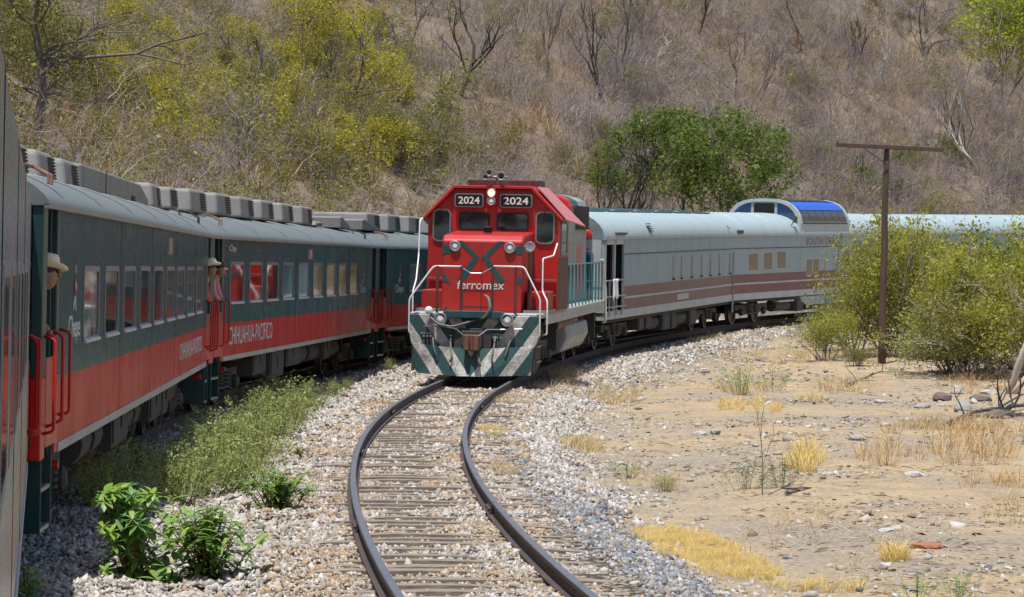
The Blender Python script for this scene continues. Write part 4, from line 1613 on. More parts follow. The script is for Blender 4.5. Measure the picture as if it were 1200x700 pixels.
# ------------------------------------------------------------------ blue-grey streamlined cars
GROOF = [(1.455, 3.14), (1.46, 3.18), (1.45, 3.28), (1.40, 3.42), (1.30, 3.56), (1.15, 3.69), (.95, 3.80), (.70, 3.89), (.40, 3.95), (0, 3.98)]


def grey_side(P, x0, x1, holes, bands):
    zs = [.90, 1.13, 1.44, 1.50, 1.80, 3.16]
    S = -1.42
    side_wall('side_panel', P, x0, x1, 1.80, 3.16, holes, M_grey_side, S)
    for a, b, m, nm, d in ((.90, 1.13, M_pale_trim, 'sill_strip', .012), (1.13, 1.44, bands, 'brown_stripe', 0), (1.44, 1.50, M_pale_trim, 'trim_strip', .015), (1.50, 1.80, bands, 'brown_stripe', 0)):
        mb = MB()
        mb.box(x0, x1, S - d, S + .04, a, b)
        mb.build(nm, m, P)
    for z in (2.70, 3.15):
        mb = MB()
        mb.box(x0, x1, S - .02, S + .01, z, z + .028)
        mb.build('trim_strip', M_seam, P)
    mb = MB()
    mb.box(x0, x1, 1.38, 1.42, .9, 3.16)
    mb.build('far_side_panel', M_grey_side, P)
    for xx in np.arange(x0 + 2.0, x1 - .5, 3.1):
        if any(h[0] - .06 < xx < h[1] + .06 for h in holes):
            continue
        mb = MB()
        mb.box(xx - .012, xx + .012, S - .004, S + .01, 1.81, 3.14)
        mb.build('panel_seam', M_grey_side, P)
    for xx in np.arange(x0 + 1.2, x1 - .5, 3.6):
        mb = MB()
        mb.tube([(xx, -y, z + .004) for y, z in GROOF[2:]], .011, 4)
        mb.build('roof_seam', M_grey_roof, P)


def grey_under(P, X, seed):
    for s in (-1, 1):
        truck(P, s * (X - 3.3), 2.6, .44)
        coupler(P, s * (X - .1), s)
    mb = MB()
    mb.box(-X + .2, X - .2, -1.36, 1.36, .80, .92)
    mb.build('underframe', M_black, P)
    r = random.Random(seed)
    x = -X + 5.6
    while x < X - 6.5:
        w = r.uniform(.6, 1.8)
        b = MB()
        z0 = r.uniform(.30, .5)
        if r.random() < .3:
            b.cyl((x, -1.08, .58), (x + w, -1.08, .58), .22, 12)
        else:
            b.box(x, x + w, -1.36, -.5, z0, .82)
            b.box(x + .06, x + w - .06, -1.375, -1.36, z0 + .06, .76)
        b.build('equipment_box', M_under, P, bevel=.015, seg=1)
        x += w + r.uniform(.1, .6)


Y_G1 = walk(Y_LOCO, 16.8)
L1 = 22.6
g1 = empty('observation_car', frame_in(Y_G1, L1, 15.6), 'blue-grey car with narrow slit windows and open end doors just behind the locomotive', 'train coach', 'blue-grey streamlined cars')


def build_g1():
    P, X = g1, 11.2
    xo = -8.15
    slits = [.5 - 1.05 + q for q in (0.0, 1.45, 3.3, 5.15, 6.9, 8.7, 10.9)]
    holes = [(x + .01, x + .29, 1.90, 2.60) for x in slits]
    grey_side(P, xo, X, holes, M_brown_band)
    for x in slits:
        side_window(P, x, x + .3, 1.88, 2.62, -1.42, .06, False, M_curtain_olive, M_grey_side, .03, True)
        mb = MB()
        mb.box(x + .06, x + .24, -1.47, -1.42, 1.84, 1.90)
        mb.build('window_latch', M_black, P)
    # open vestibule: lower skirt and posts
    mb = MB()
    mb.box(-X, xo, -1.432, -1.38, .90, 1.13)
    mb.build('sill_strip', M_pale_trim, P)
    for a, b in ((-X, -10.75), (-9.62, -9.45), (xo - .12, xo)):
        mb = MB()
        mb.box(a, b, -1.42, -1.36, 1.13, 3.14)
        mb.build('door_post', M_grey_side if a > -9 else M_pale_trim, P)
    mb = MB()
    mb.box(-X, xo, -1.42, -1.36, 3.0, 3.16)
    mb.build('door_header', M_pale_trim, P)
    mb = MB()
    mb.box(-X, xo, -1.36, 1.36, 1.0, 1.08)
    mb.build('vestibule_floor', M_under, P)
    mb = MB()
    mb.box(xo - .05, xo, -1.36, 1.38, 1.08, 3.2)
    mb.box(-X + .1, xo, .2, .25, 1.08, 3.2)
    mb.build('vestibule_bulkhead', M_interior, P)
    mb = MB()
    for q in range(5):
        x = -9.35 + q * .09
        mb.box(x, x + .06, -1.30, -1.25 + .02 * (q % 2), 1.15, 2.98)
    mb.build('curtain', M_purple, P)
    # end wall with window, red marker lamp
    mb = MB()
    pr = [(-1.42, .9), (1.42, .9), (1.42, 3.14)] + [(y, z) for y, z in GROOF[1:]] + [(-y, z) for y, z in GROOF[::-1][1:]] + [(-1.42, 3.14)]
    pr2 = [(y * .985, min(z, 3.95)) for y, z in pr]
    mb.prism(pr2, 'x', -X, -X + .06)
    ew = mb.build('end_wall', M_pale_trim, P)
    mb = MB()
    mb.prism(rrect(-1.15, -.35, 1.7, 2.9, .2), 'x', -X - .03, -X)
    w = mb.build('end_window', M_frame_metal, ew)
    mb = MB()
    mb.prism(rrect(-1.08, -.42, 1.77, 2.83, .17), 'x', -X - .036, -X - .03)
    mb.build('pane', M_domeblue, w)
    mb = MB()
    mb.lathe([(.14, -X), (.15, -X - .09), (.12, -X - .11), (.02, -X - .12)], (0, -.95, 3.28), 'x', 14)
    mb.build('marker_lamp', M_gate, ew, True)
    # platform railing
    for z in (1.55, 2.0, 1.25):
        mb = MB()
        mb.tube([(-X - .05, -.2, z), (-X - .05, -1.47, z), (xo + .1, -1.47, z)], .022, 6)
        mb.build('platform_rail', M_loco_grey, P)
    for x in (-X - .05, -10.5, -9.5, -8.7):
        mb = MB()
        mb.box(x - .02, x + .02, -1.49, -1.45, 1.0, 2.02)
        mb.build('railing_post', M_loco_grey, P)
    roof_mesh(GROOF, -X, X).build('roof', M_grey_roof, P, True)
    mb = MB()
    mb.tube([(-X, -.55, 3.95), (X, -.55, 3.95)], .03, 5)
    mb.tube([(-X, .2, 4.0), (X, .2, 4.0)], .04, 5)
    mb.build('roof_pipe', M_loco_green, P)
    mb = MB()
    mb.box(-9.7, -8.2, -1.50, -1.44, 3.28, 3.34)
    mb.build('roof_vent', M_seam, P)
    mb = MB()
    for q in range(4):
        z, y = 3.36 + q * .07, -1.44 + q * .035
        mb.box(-4.6, -4.1, y - .05, y, z, z + .03)
    mb.build('roof_ladder', M_seam, P)
    mb = MB()
    mb.tube([(10.0, -1.44, 3.3), (10.05, -1.48, 3.42), (10.0, -1.38, 3.52)], .02, 5)
    mb.build('roof_grab_iron', M_frame_metal, P)
    mb = MB()
    mb.box(.4, 2.4, -1.43, -1.42, 1.20, 1.38)
    mb.build('number_plate', M_pale_trim, P)
    mb = MB()
    mb.prism(pr2, 'x', X - .06, X)
    mb.build('end_wall', M_grey_side, P)
    mb = MB()
    for q in range(4):
        mb.prism([(y * .985, 1.0 if z < 1 else z * .99) for y, z in pr2], 'x', X + .01 + q * .05, X + .04 + q * .05)
    mb.build('gangway_bellows', M_under, P)
    mb = MB()
    mb.tube([(X - .1, -1.45, .55), (X - .1, -1.46, 1.2), (X - .1, -1.46, 2.6)], .02, 6)
    mb.box(X - .2, X, -1.46, -1.42, .5, .9)
    mb.build('end_ladder', M_tank, P)
    grey_under(P, X, 21)


build_g1()
Y_G2 = walk(Y_G1, L1)
L2 = 23.0
g2 = empty('dome_car', frame_in(Y_G2, L2, 16), 'blue-grey car with glazed observation dome and blue film on its panes', 'train coach', 'blue-grey streamlined cars')


def grey_ends(P, X):
    pr = [(-1.42, .9), (1.42, .9), (1.42, 3.14)] + [(y, z) for y, z in GROOF[1:]] + [(-y, z) for y, z in GROOF[::-1][1:]] + [(-1.42, 3.14)]
    pr2 = [(y * .985, min(z, 3.95)) for y, z in pr]
    for s in (-1, 1):
        mb = MB()
        a, b = sorted((s * X, s * (X - .06)))
        mb.prism(pr2, 'x', a, b)
        mb.build('end_wall', M_grey_side, P)


def build_g2():
    P, X = g2, 11.4
    sh = 2.05          # this car starts about two metres farther than first measured
    wins = [(-7.6 - sh + .1, -6.45 - sh + .1, 1.90, 2.56), (-5.82 - sh + .1, -4.75 - sh + .1, 1.90, 2.58), (-4.25 - sh + .1, -3.12 - sh + .1, 1.92, 2.6), (-.5 - sh, .32 - sh, 1.62, 2.28), (.38 - sh, 1.2 - sh, 1.62, 2.28), (2.4, 3.4, 1.9, 2.58), (4.3, 5.3, 1.9, 2.58)]
    S = -1.42
    holes = [(a + .01, b - .01, max(c, 1.81) + .01, d - .01) for a, b, c, d in wins]
    grey_side(P, -X, X, holes, M_brown_new)
    for a, b, c, d in wins:
        side_window(P, a, b, max(c, 1.81) if c > 1.8 else c, d, S, .07, False, M_curtain_brown, M_pale_trim, .035, True)
    roof_mesh(GROOF, -X, X).build('roof', M_grey_roof, P, True)
    grey_ends(P, X)
    # dome
    d0, d1 = -1.6 - sh + .3, 4.9 - sh + .2
    def dp(t, k=1.0):          # dome section, t from 0 (eave) to 1 (crown), right side negative y
        pts = [(1.43, 3.2), (1.43, 3.62), (1.38, 3.86), (1.27, 4.08), (1.08, 4.28), (.82, 4.41), (.5, 4.48), (0, 4.50)]
        return pts
    prof = dp(0)
    full = [(-y, z) for y, z in prof] + [(y, z) for y, z in prof[::-1][1:]]
    mb = MB()
    mb.prism([(-1.43, 3.2)] + full[1:-1] + [(1.43, 3.2)], 'x', d0, d1)
    dome = mb.build('dome', M_grey_roof, P)
    # curved side panes set into the shell: dark lower pane, blue film, dark roof pane
    n = 6
    for sy in (-1, 1):
        for i in range(n):
            a = d0 + .30 + (d1 - d0 - .55) * i / n
            b = a + (d1 - d0 - .55) / n - .05
            for (lo, hi, m, nm) in (((1.44, 3.68), (1.285, 4.09), M_domeglass, 'pane'), ((1.28, 4.10), (.84, 4.42), M_blue, 'film_pane')):
                segs = [q for q in prof if lo[1] < q[1] < hi[1] and q[0] < lo[0]]
                pts = [lo] + segs + [hi]
                mb = MB()
                e = .015
                vs = []
                for (y, z) in pts:
                    vs += [(a if nm == 'pane' else a - .012, sy * (y + e), z + e * .6), (b if nm == 'pane' else b + .03, sy * (y + e), z + e * .6)]
                fs = [(2 * q, 2 * q + 1, 2 * q + 3, 2 * q + 2) for q in range(len(pts) - 1)]
                mb.add(vs, fs if sy < 0 else [f[::-1] for f in fs])
                mb.build(nm, m, dome)
            mb = MB()
            mb.add([(a, sy * .78, 4.445), (b, sy * .78, 4.445), (b, sy * .3, 4.512), (a, sy * .3, 4.512)], [(0, 1, 2, 3) if sy < 0 else (3, 2, 1, 0)])
            mb.build('pane', M_domeglass, dome)
    for xx, s in ((d0, -1), (d1, 1)):
        # bright rim and three end windows
        mb = MB()
        outer = [(y * 1.012, z + .02) for y, z in [(-1.43, 3.2)] + full[1:-1] + [(1.43, 3.2)]]
        inner = [(y * .92, 3.2 + (z - 3.2) * .93) for y, z in [(-1.43, 3.2)] + full[1:-1] + [(1.43, 3.2)]]
        ring(mb, outer, inner, 'x', xx + .12 * -s, xx + .05 * s)
        mb.build('dome_rim', M_pale_trim, dome)
        for y0, y1, top in ((-1.24, -.52, None), (-.40, .40, 4.30), (.52, 1.24, None)):
            pts = []
            if top:
                pts = rrect(y0, y1, 3.92, 4.34, .05)
            else:
                sgn = 1 if y0 > 0 else -1
                pts = [(sgn * .52, 3.80), (sgn * 1.22, 3.72), (sgn * 1.20, 3.86), (sgn * 1.08, 4.06), (sgn * .9, 4.2), (sgn * .7, 4.30), (sgn * .52, 4.34)]
                if sgn < 0:
                    pts = pts[::-1]
            mb = MB()
            a, b = sorted((xx, xx + .03 * s))
            mb.prism(pts, 'x', a, b)
            mb.build('end_pane', M_domeblue if not top else M_domeglass, dome)
    mb = MB()
    mb.box(d0 + .3, d1 - .2, -1.45, -1.43, 3.58, 3.63)
    mb.build('dome_sill', M_seam, dome)
    lettering('lettering', 'SOUTH ORIENT', M_brown_new, P, (-.55 - sh, -1.421, 2.80), U, V, 4.9, .27, .01)
    mb = MB()
    mb.box(-9.3 - sh + .4, -8.7 - sh + .4, -1.5, -1.44, 3.24, 3.36)
    mb.tube([(d0 - .9, -1.35, 3.52), (d0 - .7, -1.42, 3.75)], .02, 5)
    mb.box(d0 - .8, d0 - .5, -1.46, -1.36, 3.62, 3.86)
    mb.build('roof_lamp', M_seam, P)
    mb = MB()
    mb.prism([(-1.1 - sh, .88), (8, .88), (8, .52), (-.2 - sh, .52), (-.9 - sh, .68)], 'y', -1.40, -.6)
    mb.build('side_skirt', M_grey_side, P, bevel=.04)
    mb = MB()
    mb.box(-3.9 - sh, -2.0 - sh, -1.44, -1.2, .72, .78)
    mb.build('step_board', M_pale_trim, P)
    grey_under(P, X, 22)


build_g2()
Y_G3 = walk(Y_G2, L2)
g3 = empty('streamlined_car', frame_in(Y_G3, 23.0, 16), 'blue-grey car behind the dome car, mostly screened by the roadside bushes', 'train coach', 'blue-grey streamlined cars')


def build_g3(P, seed):
    X = 11.4
    wins = [(-9 + 2.1 * i, -7.7 + 2.1 * i, 1.9, 2.58) for i in range(8)]
    holes = [(a + .01, b - .01, c + .01, d - .01) for a, b, c, d in wins]
    grey_side(P, -X, X, holes, M_brown_new)
    for a, b, c, d in wins:
        side_window(P, a, b, c, d, -1.42, .07, False, M_glass, M_pale_trim, .035)
    roof_mesh(GROOF, -X, X).build('roof', M_grey_roof, P, True)
    grey_ends(P, X)
    grey_under(P, X, seed)


build_g3(g3, 23)
#PART5
# ------------------------------------------------------------------ pixel helpers used only to find real places on the ground
def ray(px, py):
    a, b = (px - 600) / F_PX, (350 - py) / F_PX
    return a, math.cos(PITCH) + b * math.sin(PITCH), -math.sin(PITCH) + b * math.cos(PITCH)


def at_depth(px, py, D):
    a, d, z = ray(px, py)
    return Vector((a / d * D, D, CAM_H + z / d * D))


GD = 15 * 1.025 ** np.arange(0, 140)


def on_ground(px, py, d0=18, d1=420):
    a, d, z = ray(px, py)
    D = GD[(GD >= d0) & (GD <= d1)]
    for step in (0, 1):
        g = ground_z(a / d * D, D)
        hit = np.nonzero(CAM_H + z / d * D <= g)[0]
        h = D[hit[0]] if len(hit) else d1
        if step == 0:
            D = np.linspace(max(d0, h - h * .03 - .3), h, 24)
    return Vector((a / d * h, h, gz(a / d * h, h)))


# ------------------------------------------------------------------ telegraph pole
def make_pole():
    b = on_ground(1033, 427)
    D = b.y
    top = at_depth(1039, 168, D)
    L, Rr = at_depth(979, 170, D), at_depth(1105, 176, D)
    t = empty('telegraph_pole', b, 'dark wooden telegraph pole with one long crossarm standing in the bushes', 'utility pole')
    o = lambda v: tuple(Vector(v) - b)
    mb = MB()
    n = 9
    path = [b.lerp(top, k / n) + Vector((.012 * math.sin(k * 1.7), 0, 0)) for k in range(n + 1)]
    path[0] = path[0] - Vector((0, 0, .4))
    mb.tube([o(q) for q in path], [.125 - .045 * k / n for k in range(n + 1)], 10)
    mb.build('pole', M_pole, t, True)
    mb = MB()
    d = (Rr - L).normalized()
    up = Vector((0, 0, 1))
    f = Vector((0, -1, 0))
    c0, c1 = L + f * .12, Rr + f * .12
    vs = []
    for q in (c0, c1):
        for a, e in ((-.05, -.06), (.05, -.06), (.05, .06), (-.05, .06)):
            vs.append(o(q + f * a + up * e))
    mb.add(vs, [(0, 1, 2, 3)[::-1], (4, 5, 6, 7), (0, 4, 5, 1)[::-1], (1, 5, 6, 2)[::-1], (2, 6, 7, 3)[::-1], (3, 7, 4, 0)[::-1]])
    arm = mb.build('crossarm', M_pole, t, bevel=.008, seg=1)
    mid = (L + Rr) / 2
    for s in (-1, 1):
        mb = MB()
        p0 = at_depth(1037, 192, D) + f * .14
        p1 = at_depth(1038 + s * 26, 174, D) + f * .19
        mb.tube([o(p0), o(p1)], .018, 5)
        mb.build('arm_brace', M_pole, t)
    for u in (.015, .86, .93):
        q = L.lerp(Rr, u) + f * .12
        mb = MB()
        bq = o(q)
        mb.lathe([(.015, .05), (.015, .12), (.04, .12), (.05, .16), (.035, .18), (.045, .2), (.03, .25), (.01, .26)], bq, 'z', 10)
        mb.build('insulator', M_ceramic, arm)


make_pole()


# ------------------------------------------------------------------ people leaning out of the coach doors
def skin_mesh(name, joints, edges, radii, mat, parent, sub=2, root=0):
    me = bpy.data.meshes.new(name)
    me.from_pydata([tuple(j) for j in joints], edges, [])
    o = link(name, me, parent, [mat])
    sk = o.modifiers.new('skin', 'SKIN')
    sk.use_smooth_shade = True
    if not me.skin_vertices:
        bpy.context.view_layer.objects.active = o
        bpy.ops.mesh.customdata_skin_add()
    for i, r in enumerate(radii):
        v = me.skin_vertices[0].data[i]
        v.radius = r if isinstance(r, tuple) else (r, r)
        v.use_root = (i == root)
    ss = o.modifiers.new('smooth', 'SUBSURF')
    ss.levels = ss.render_levels = sub
    return o


def person(coach_root, x, label, shirt, hat, lean=.0, z_floor=1.14, hat_tilt=(.15, .1), hand=True, head_y=-1.52, head_z=2.45, sleeves=True):
    M = coach_root.matrix_world
    base = M @ Vector((x, -1.15, z_floor))
    t = empty('person', Matrix.Translation(base) @ M.to_3x3().to_4x4(), label, 'person', 'passengers leaning out of the coaches')
    # local frame: x along the coach, -y outwards, z up, feet at origin
    hy, hz = head_y + 1.15, head_z - z_floor
    k = hz / 1.46
    hip = (0, .03, .86 * k)
    J = [hip, (0, .02 + hy * .25, 1.07 * k), (0, hy * .66, 1.29 * k), (0, hy * .88, 1.365 * k), (0, hy * 1.0, 1.415 * k), (0, hy * 1.0, 1.49 * k), (0, hy * .98, 1.555 * k),
         (-.09, .04, .80 * k), (-.10, .0, .45 * k), (-.10, .03, .07), (-.10, -.14, .03),
         (.09, .04, .80 * k), (.10, .0, .45 * k), (.10, .03, .07), (.10, -.14, .03),
         (-.18, hy * .68, 1.28 * k), (-.24, hy * .75 - .02, 1.02 * k), (-.16, hy * .98, .93 * k), (-.10, hy * 1.05, .93 * k),
         (.18, hy * .68, 1.28 * k), (.24, hy * .75 - .02, 1.02 * k), (.16, hy * .98, .93 * k), (.10, hy * 1.05, .93 * k)]
    E_ = [(0, 1), (1, 2), (2, 3), (3, 4), (4, 5), (5, 6), (0, 7), (7, 8), (8, 9), (9, 10), (0, 11), (11, 12), (12, 13), (13, 14), (2, 15), (15, 16), (16, 17), (17, 18), (2, 19), (19, 20), (20, 21), (21, 22)]
    Rd = [(.15, .11), (.14, .10), (.15, .10), .06, (.085, .095), (.10, .115), (.075, .085), .085, .062, .042, .035, .085, .062, .042, .035, .055, .043, .033, .03, .055, .043, .033, .03]
    body = skin_mesh('body', J, E_, Rd, M_skin, t)
    # shirt and trousers hug the body
    sh = [0, 1, 2, 15, 16, 19, 20] + ([17, 21] if sleeves else [])
    def sub(idx, nm, mat, grow):
        mp = {q: i for i, q in enumerate(idx)}
        e = [(mp[a], mp[b]) for a, b in E_ if a in mp and b in mp]
        rr = []
        for q in idx:
            r = Rd[q] if isinstance(Rd[q], tuple) else (Rd[q], Rd[q])
            rr.append((r[0] + grow, r[1] + grow))
        return skin_mesh(nm, [J[q] for q in idx], e, rr, mat, body)
    sub(sh, 'shirt', shirt, .014)
    sub([0, 7, 8, 9, 11, 12, 13], 'trousers', M_trousers, .014)
    # five fingers on each hand, curled over the gate rail
    for s, wi in ((-1, 18), (1, 22)):
        w = Vector(J[wi])
        js, es, rs = [tuple(w), tuple(w + Vector((-s * .05, -.02, -.005)))], [(0, 1)], [.026, .028]
        for f in range(4):
            b = w + Vector((-s * .055, .024 - f * .018, 0))
            i = len(js)
            ln = (.028, .033, .031, .024)[f]
            js += [tuple(b), tuple(b + Vector((-s * ln, -.004, -.004))), tuple(b + Vector((-s * ln * 1.5, -.004, -ln * .9)))]
            es += [(1, i), (i, i + 1), (i + 1, i + 2)]
            rs += [.010, .009, .008]
        i = len(js)
        th = w + Vector((-s * .015, .03, .0))
        js += [tuple(th), tuple(th + Vector((-s * .03, .028, -.01)))]
        es += [(0, i), (i, i + 1)]
        rs += [.012, .009]
        skin_mesh('hand', js, es, rs, M_skin, body, 1)
    H = Vector(J[5])
    # face: nose, eyes, mouth, ears
    mb = MB()
    mb.lathe([(.0, -.03), (.012, -.022), (.016, .0), (.006, .02)], (H.x, H.y - .105, H.z - .005), 'z', 8)
    mb.build('nose', M_skin, body, True)
    for s in (-1, 1):
        mb = MB()
        mb.lathe([(.0, -.012), (.011, -.008), (.013, .0), (.0, .010)], (H.x + s * .033, H.y - .088, H.z + .02), 'y', 8)
        mb.build('eye', M_hair, body, True)
        mb = MB()
        mb.lathe([(.004, -.012), (.026, -.008), (.028, .004), (.01, .012)], (H.x + s * .088, H.y, H.z), 'x', 8)
        mb.build('ear', M_skin, body, True)
    mb = MB()
    mb.box(H.x - .024, H.x + .024, H.y - .098, H.y - .085, H.z - .056, H.z - .048)
    mb.build('mouth', M_loco_dark, body)
    # hair cap
    mb = MB()
    prof = [(.094, .0), (.104, .03), (.100, .065), (.078, .10), (.045, .122), (.0, .13)]
    mb.lathe(prof, (H.x, H.y + .018, H.z + .005), 'z', 16)
    mb.build('hair', M_hair, body, True)
    if hat:
        mb = MB()
        vs, fs = [], []
        n = 24
        rings = [(.095, .02), (.10, .0), (.125, -.004), (.15, .0), (.168, .008), (.168, .014), (.15, .006), (.125, .004), (.108, .008), (.100, .05), (.092, .10), (.075, .125), (.04, .118), (.0, .112)]
        for r, z in rings:
            for q in range(n):
                a = 2 * PI * q / n
                curl = (abs(math.cos(a)) ** 2) * max(0, r - .12) * .75
                rx = r * (1.0 if r < .12 else .92)
                vs.append((rx * math.cos(a), r * 1.12 * math.sin(a), z + curl))
        for i in range(len(rings) - 1):
            for q in range(n):
                fs.append((i * n + q, i * n + (q + 1) % n, (i + 1) * n + (q + 1) % n, (i + 1) * n + q))
        Rm = Euler((hat_tilt[0], hat_tilt[1], .5)).to_matrix()
        vs = [tuple(Rm @ Vector(v) + H + Vector((0, .005, .048))) for v in vs]
        mb.add(vs, fs)
        h = mb.build('hat', M_hat, t, True)
        h['label'] = 'pale wide-brimmed hat'
    return t


person(c1, -12.12, 'passenger in a pale wide-brimmed hat leaning from the door of the nearest coach', M_darkshirt, True, head_y=-1.45, head_z=2.46, sleeves=False)
person(c1, 12.25, 'passenger in a straw hat leaning out between the first and second coaches', M_orange, True, head_y=-1.52, head_z=2.50, hat_tilt=(-.1, .1))
person(c2, -12.12, 'dark-haired bareheaded passenger in pink leaning from the second coach', M_pink, False, head_y=-1.54, head_z=2.50)


# ------------------------------------------------------------------ wood and leaf generators (numpy)
def seg_mesh(name, segs, k=3, tint=None):
    S = np.array(segs, float)
    P0, P1, R0, R1 = S[:, 0:3], S[:, 3:6], S[:, 6], S[:, 7]
    d = P1 - P0
    d /= np.maximum(np.linalg.norm(d, axis=1, keepdims=True), 1e-9)
    ref = np.where(np.abs(d[:, 2:3]) < .9, np.array([[0, 0, 1.]]), np.array([[1., 0, 0]]))
    a = np.cross(d, ref)
    a /= np.linalg.norm(a, axis=1, keepdims=True)
    b = np.cross(d, a)
    n = len(S)
    V = np.empty((n, 2 * k, 3))
    for q in range(k):
        t = 2 * PI * q / k
        o = a * math.cos(t) + b * math.sin(t)
        V[:, q] = P0 + o * R0[:, None]
        V[:, k + q] = P1 + o * R1[:, None]
    base = (np.arange(n) * 2 * k)[:, None]
    F = np.concatenate([base + np.array([[q, (q + 1) % k, k + (q + 1) % k, k + q]]) for q in range(k)], 0)
    tn = None
    if tint is not None:
        tn = np.repeat(tint, 2 * k)
    return np_mesh(name, V.reshape(-1, 3), F, tn)


def leaves_mesh(name, pts, size, r, aspect=.5, tint=None, up_bias=0.0, vary=.35):
    n = len(pts)
    u = r.normal(size=(n, 3))
    u /= np.linalg.norm(u, axis=1, keepdims=True)
    w = r.normal(size=(n, 3))
    w[:, 2] += up_bias
    v = np.cross(u, w)
    v /= np.maximum(np.linalg.norm(v, axis=1, keepdims=True), 1e-9)
    s = (size * np.exp(r.normal(size=n) * vary))[:, None]
    V = np.stack([pts - u * s, pts + v * s * aspect, pts + u * s, pts - v * s * aspect], 1)
    F = np.arange(n * 4).reshape(n, 4)
    if tint is None:
        tint = r.random(n)
    return np_mesh(name, V.reshape(-1, 3), F, np.repeat(tint, 4))


def grow(r, p, d, L, rad, depth, segs, tips, gnarl=.25, spread=.7, kids=(2, 4), shrink=.66, up=.15, steps=3):
    p = np.array(p, float)
    d = np.array(d, float)
    d /= np.linalg.norm(d)
    pts = [p]
    r0 = rad
    for s in range(steps):
        d = d + r.normal(size=3) * gnarl
        d[2] += up * .3
        d /= np.linalg.norm(d)
        q = p + d * L / steps
        r1 = rad * (1 - .45 * (s + 1) / steps)
        segs.append((*p, *q, r0, r1))
        p, r0 = q, r1
        pts.append(p)
    if depth == 0:
        tips.append(p)
        return
    n = r.integers(kids[0], kids[1] + 1)
    for c in range(n):
        t = r.uniform(.35, 1.0) if c else 1.0
        i = min(int(t * steps), steps - 1)
        q = pts[i] + (pts[i + 1] - pts[i]) * (t * steps - i)
        nd = d + r.normal(size=3) * spread
        nd[2] += up
        grow(r, q, nd, L * shrink * r.uniform(.75, 1.2), max(rad * .55 * r.uniform(.8, 1.1), .004), depth - 1, segs, tips, gnarl, spread, kids, shrink, up, steps)


def bare_shrub(seed, H=2.4, stems=7, thick=.022, depth=2):
    r = np.random.default_rng(seed)
    segs, tips = [], []
    for s in range(stems):
        a = r.uniform(0, 2 * PI)
        lean = r.uniform(.1, .8)
        grow(r, (r.normal() * .12, r.normal() * .12, -.1), (math.cos(a) * lean, math.sin(a) * lean, 1), H * r.uniform(.4, .6), thick * r.uniform(.6, 1.1), depth, segs, tips, .20, .62, (2, 3) if depth > 2 else (2, 4), .64, .16)
    return segs, tips


def shrub_mesh(seed, H, stems, thick, depth):
    segs, tips = bare_shrub(seed, H, stems, thick, depth)
    r = np.random.default_rng(seed)
    return seg_mesh('bare_shrub', segs, 3, r.random(len(segs)))


def straw_tuft(seed, n=26, H=.5, w=.012, spread=.35):
    r = np.random.default_rng(seed)
    a = r.uniform(0, 2 * PI, n)
    b = r.uniform(0, spread * .35, n)
    h = H * r.uniform(.5, 1.1, n)
    out = spread * r.uniform(.2, 1.0, n)
    base = np.stack([np.cos(a) * b, np.sin(a) * b, np.full(n, -.03)], 1)
    mid = base + np.stack([np.cos(a) * out * .35, np.sin(a) * out * .35, h * .6], 1)
    tip = base + np.stack([np.cos(a) * out, np.sin(a) * out, h], 1)
    side = np.stack([-np.sin(a + r.normal(size=n)), np.cos(a), np.zeros(n)], 1) * w
    V = np.stack([base - side, base + side, mid + side * .8, mid - side * .8, tip, tip], 1)
    V[:, 5] += side * .1
    base_i = (np.arange(n) * 6)[:, None]
    F = np.concatenate([base_i + np.array([[0, 1, 2, 3]]), base_i + np.array([[3, 2, 5, 4]])], 0)
    return np_mesh('straw_tuft', V.reshape(-1, 3), F, np.repeat(r.random(n), 6))


def crown_points(r, n, blobs):
    """points clustered on the outer shells of several overlapping blobs (centre, radii)"""
    out = []
    wts = np.array([b[1][0] * b[1][1] * b[1][2] for b in blobs]) ** .7
    wts /= wts.sum()
    for (c, rr), w in zip(blobs, wts):
        m = int(n * w)
        d = r.normal(size=(m, 3))
        d /= np.linalg.norm(d, axis=1, keepdims=True)
        rad = r.uniform(.35, 1.0, m) ** .5
        out.append(np.array(c) + d * rad[:, None] * np.array(rr))
    return np.concatenate(out)


def clump(r, centres, per, spread):
    """leaf clumps: several leaves round each centre; returns points and tint by clump"""
    n = len(centres)
    p = np.repeat(centres, per, 0) + r.normal(size=(n * per, 3)) * spread
    t = np.repeat(r.random(n), per) * .6 + r.random(n * per) * .4
    return p, t


def leafy_bush(seed, n_clump=260, per=9, leaf=.04, lobes=7, hollow=True):
    """bush about 2 wide and 2 tall: branch skeleton plus leaf clumps"""
    r = np.random.default_rng(seed)
    segs, tips = bare_shrub(seed + 900, 1.9, 9, .026, 2)
    blobs = []
    for q in range(lobes):
        a = r.uniform(0, 2 * PI)
        d = r.uniform(.15, .65)
        z = r.uniform(.5, 1.65)
        s = r.uniform(.28, .5)
        blobs.append(((math.cos(a) * d, math.sin(a) * d, z), (s, s, s * r.uniform(.7, 1.0))))
    c = crown_points(r, n_clump, blobs)
    tp = np.array(tips)
    tp = tp[r.integers(0, len(tp), n_clump // 2)]
    c = np.concatenate([c, tp])
    p, t = clump(r, c, per, .085)
    p = p[p[:, 2] > .02]
    t = t[:len(p)]
    return seg_mesh('branches', segs, 3, r.random(len(segs))), leaves_mesh('foliage', p, leaf, r, .55, t, .6)


def place_pair(name, pos, rotz, scl, meshes, mats, label, cat, group=None, parts=('branches', 'foliage')):
    t = empty(name, Matrix.Translation(pos) @ Matrix.Rotation(rotz, 4, 'Z'), label, cat, group)
    for me, m, pn in zip(meshes, mats, parts):
        o = bpy.data.objects.new(pn, me)
        COL.objects.link(o)
        o.parent = t
        o.scale = scl
        if not me.materials:
            me.materials.append(m)
        if me.materials[0] is not m:
            o.material_slots[0].link = 'OBJECT'
            o.material_slots[0].material = m
    return t


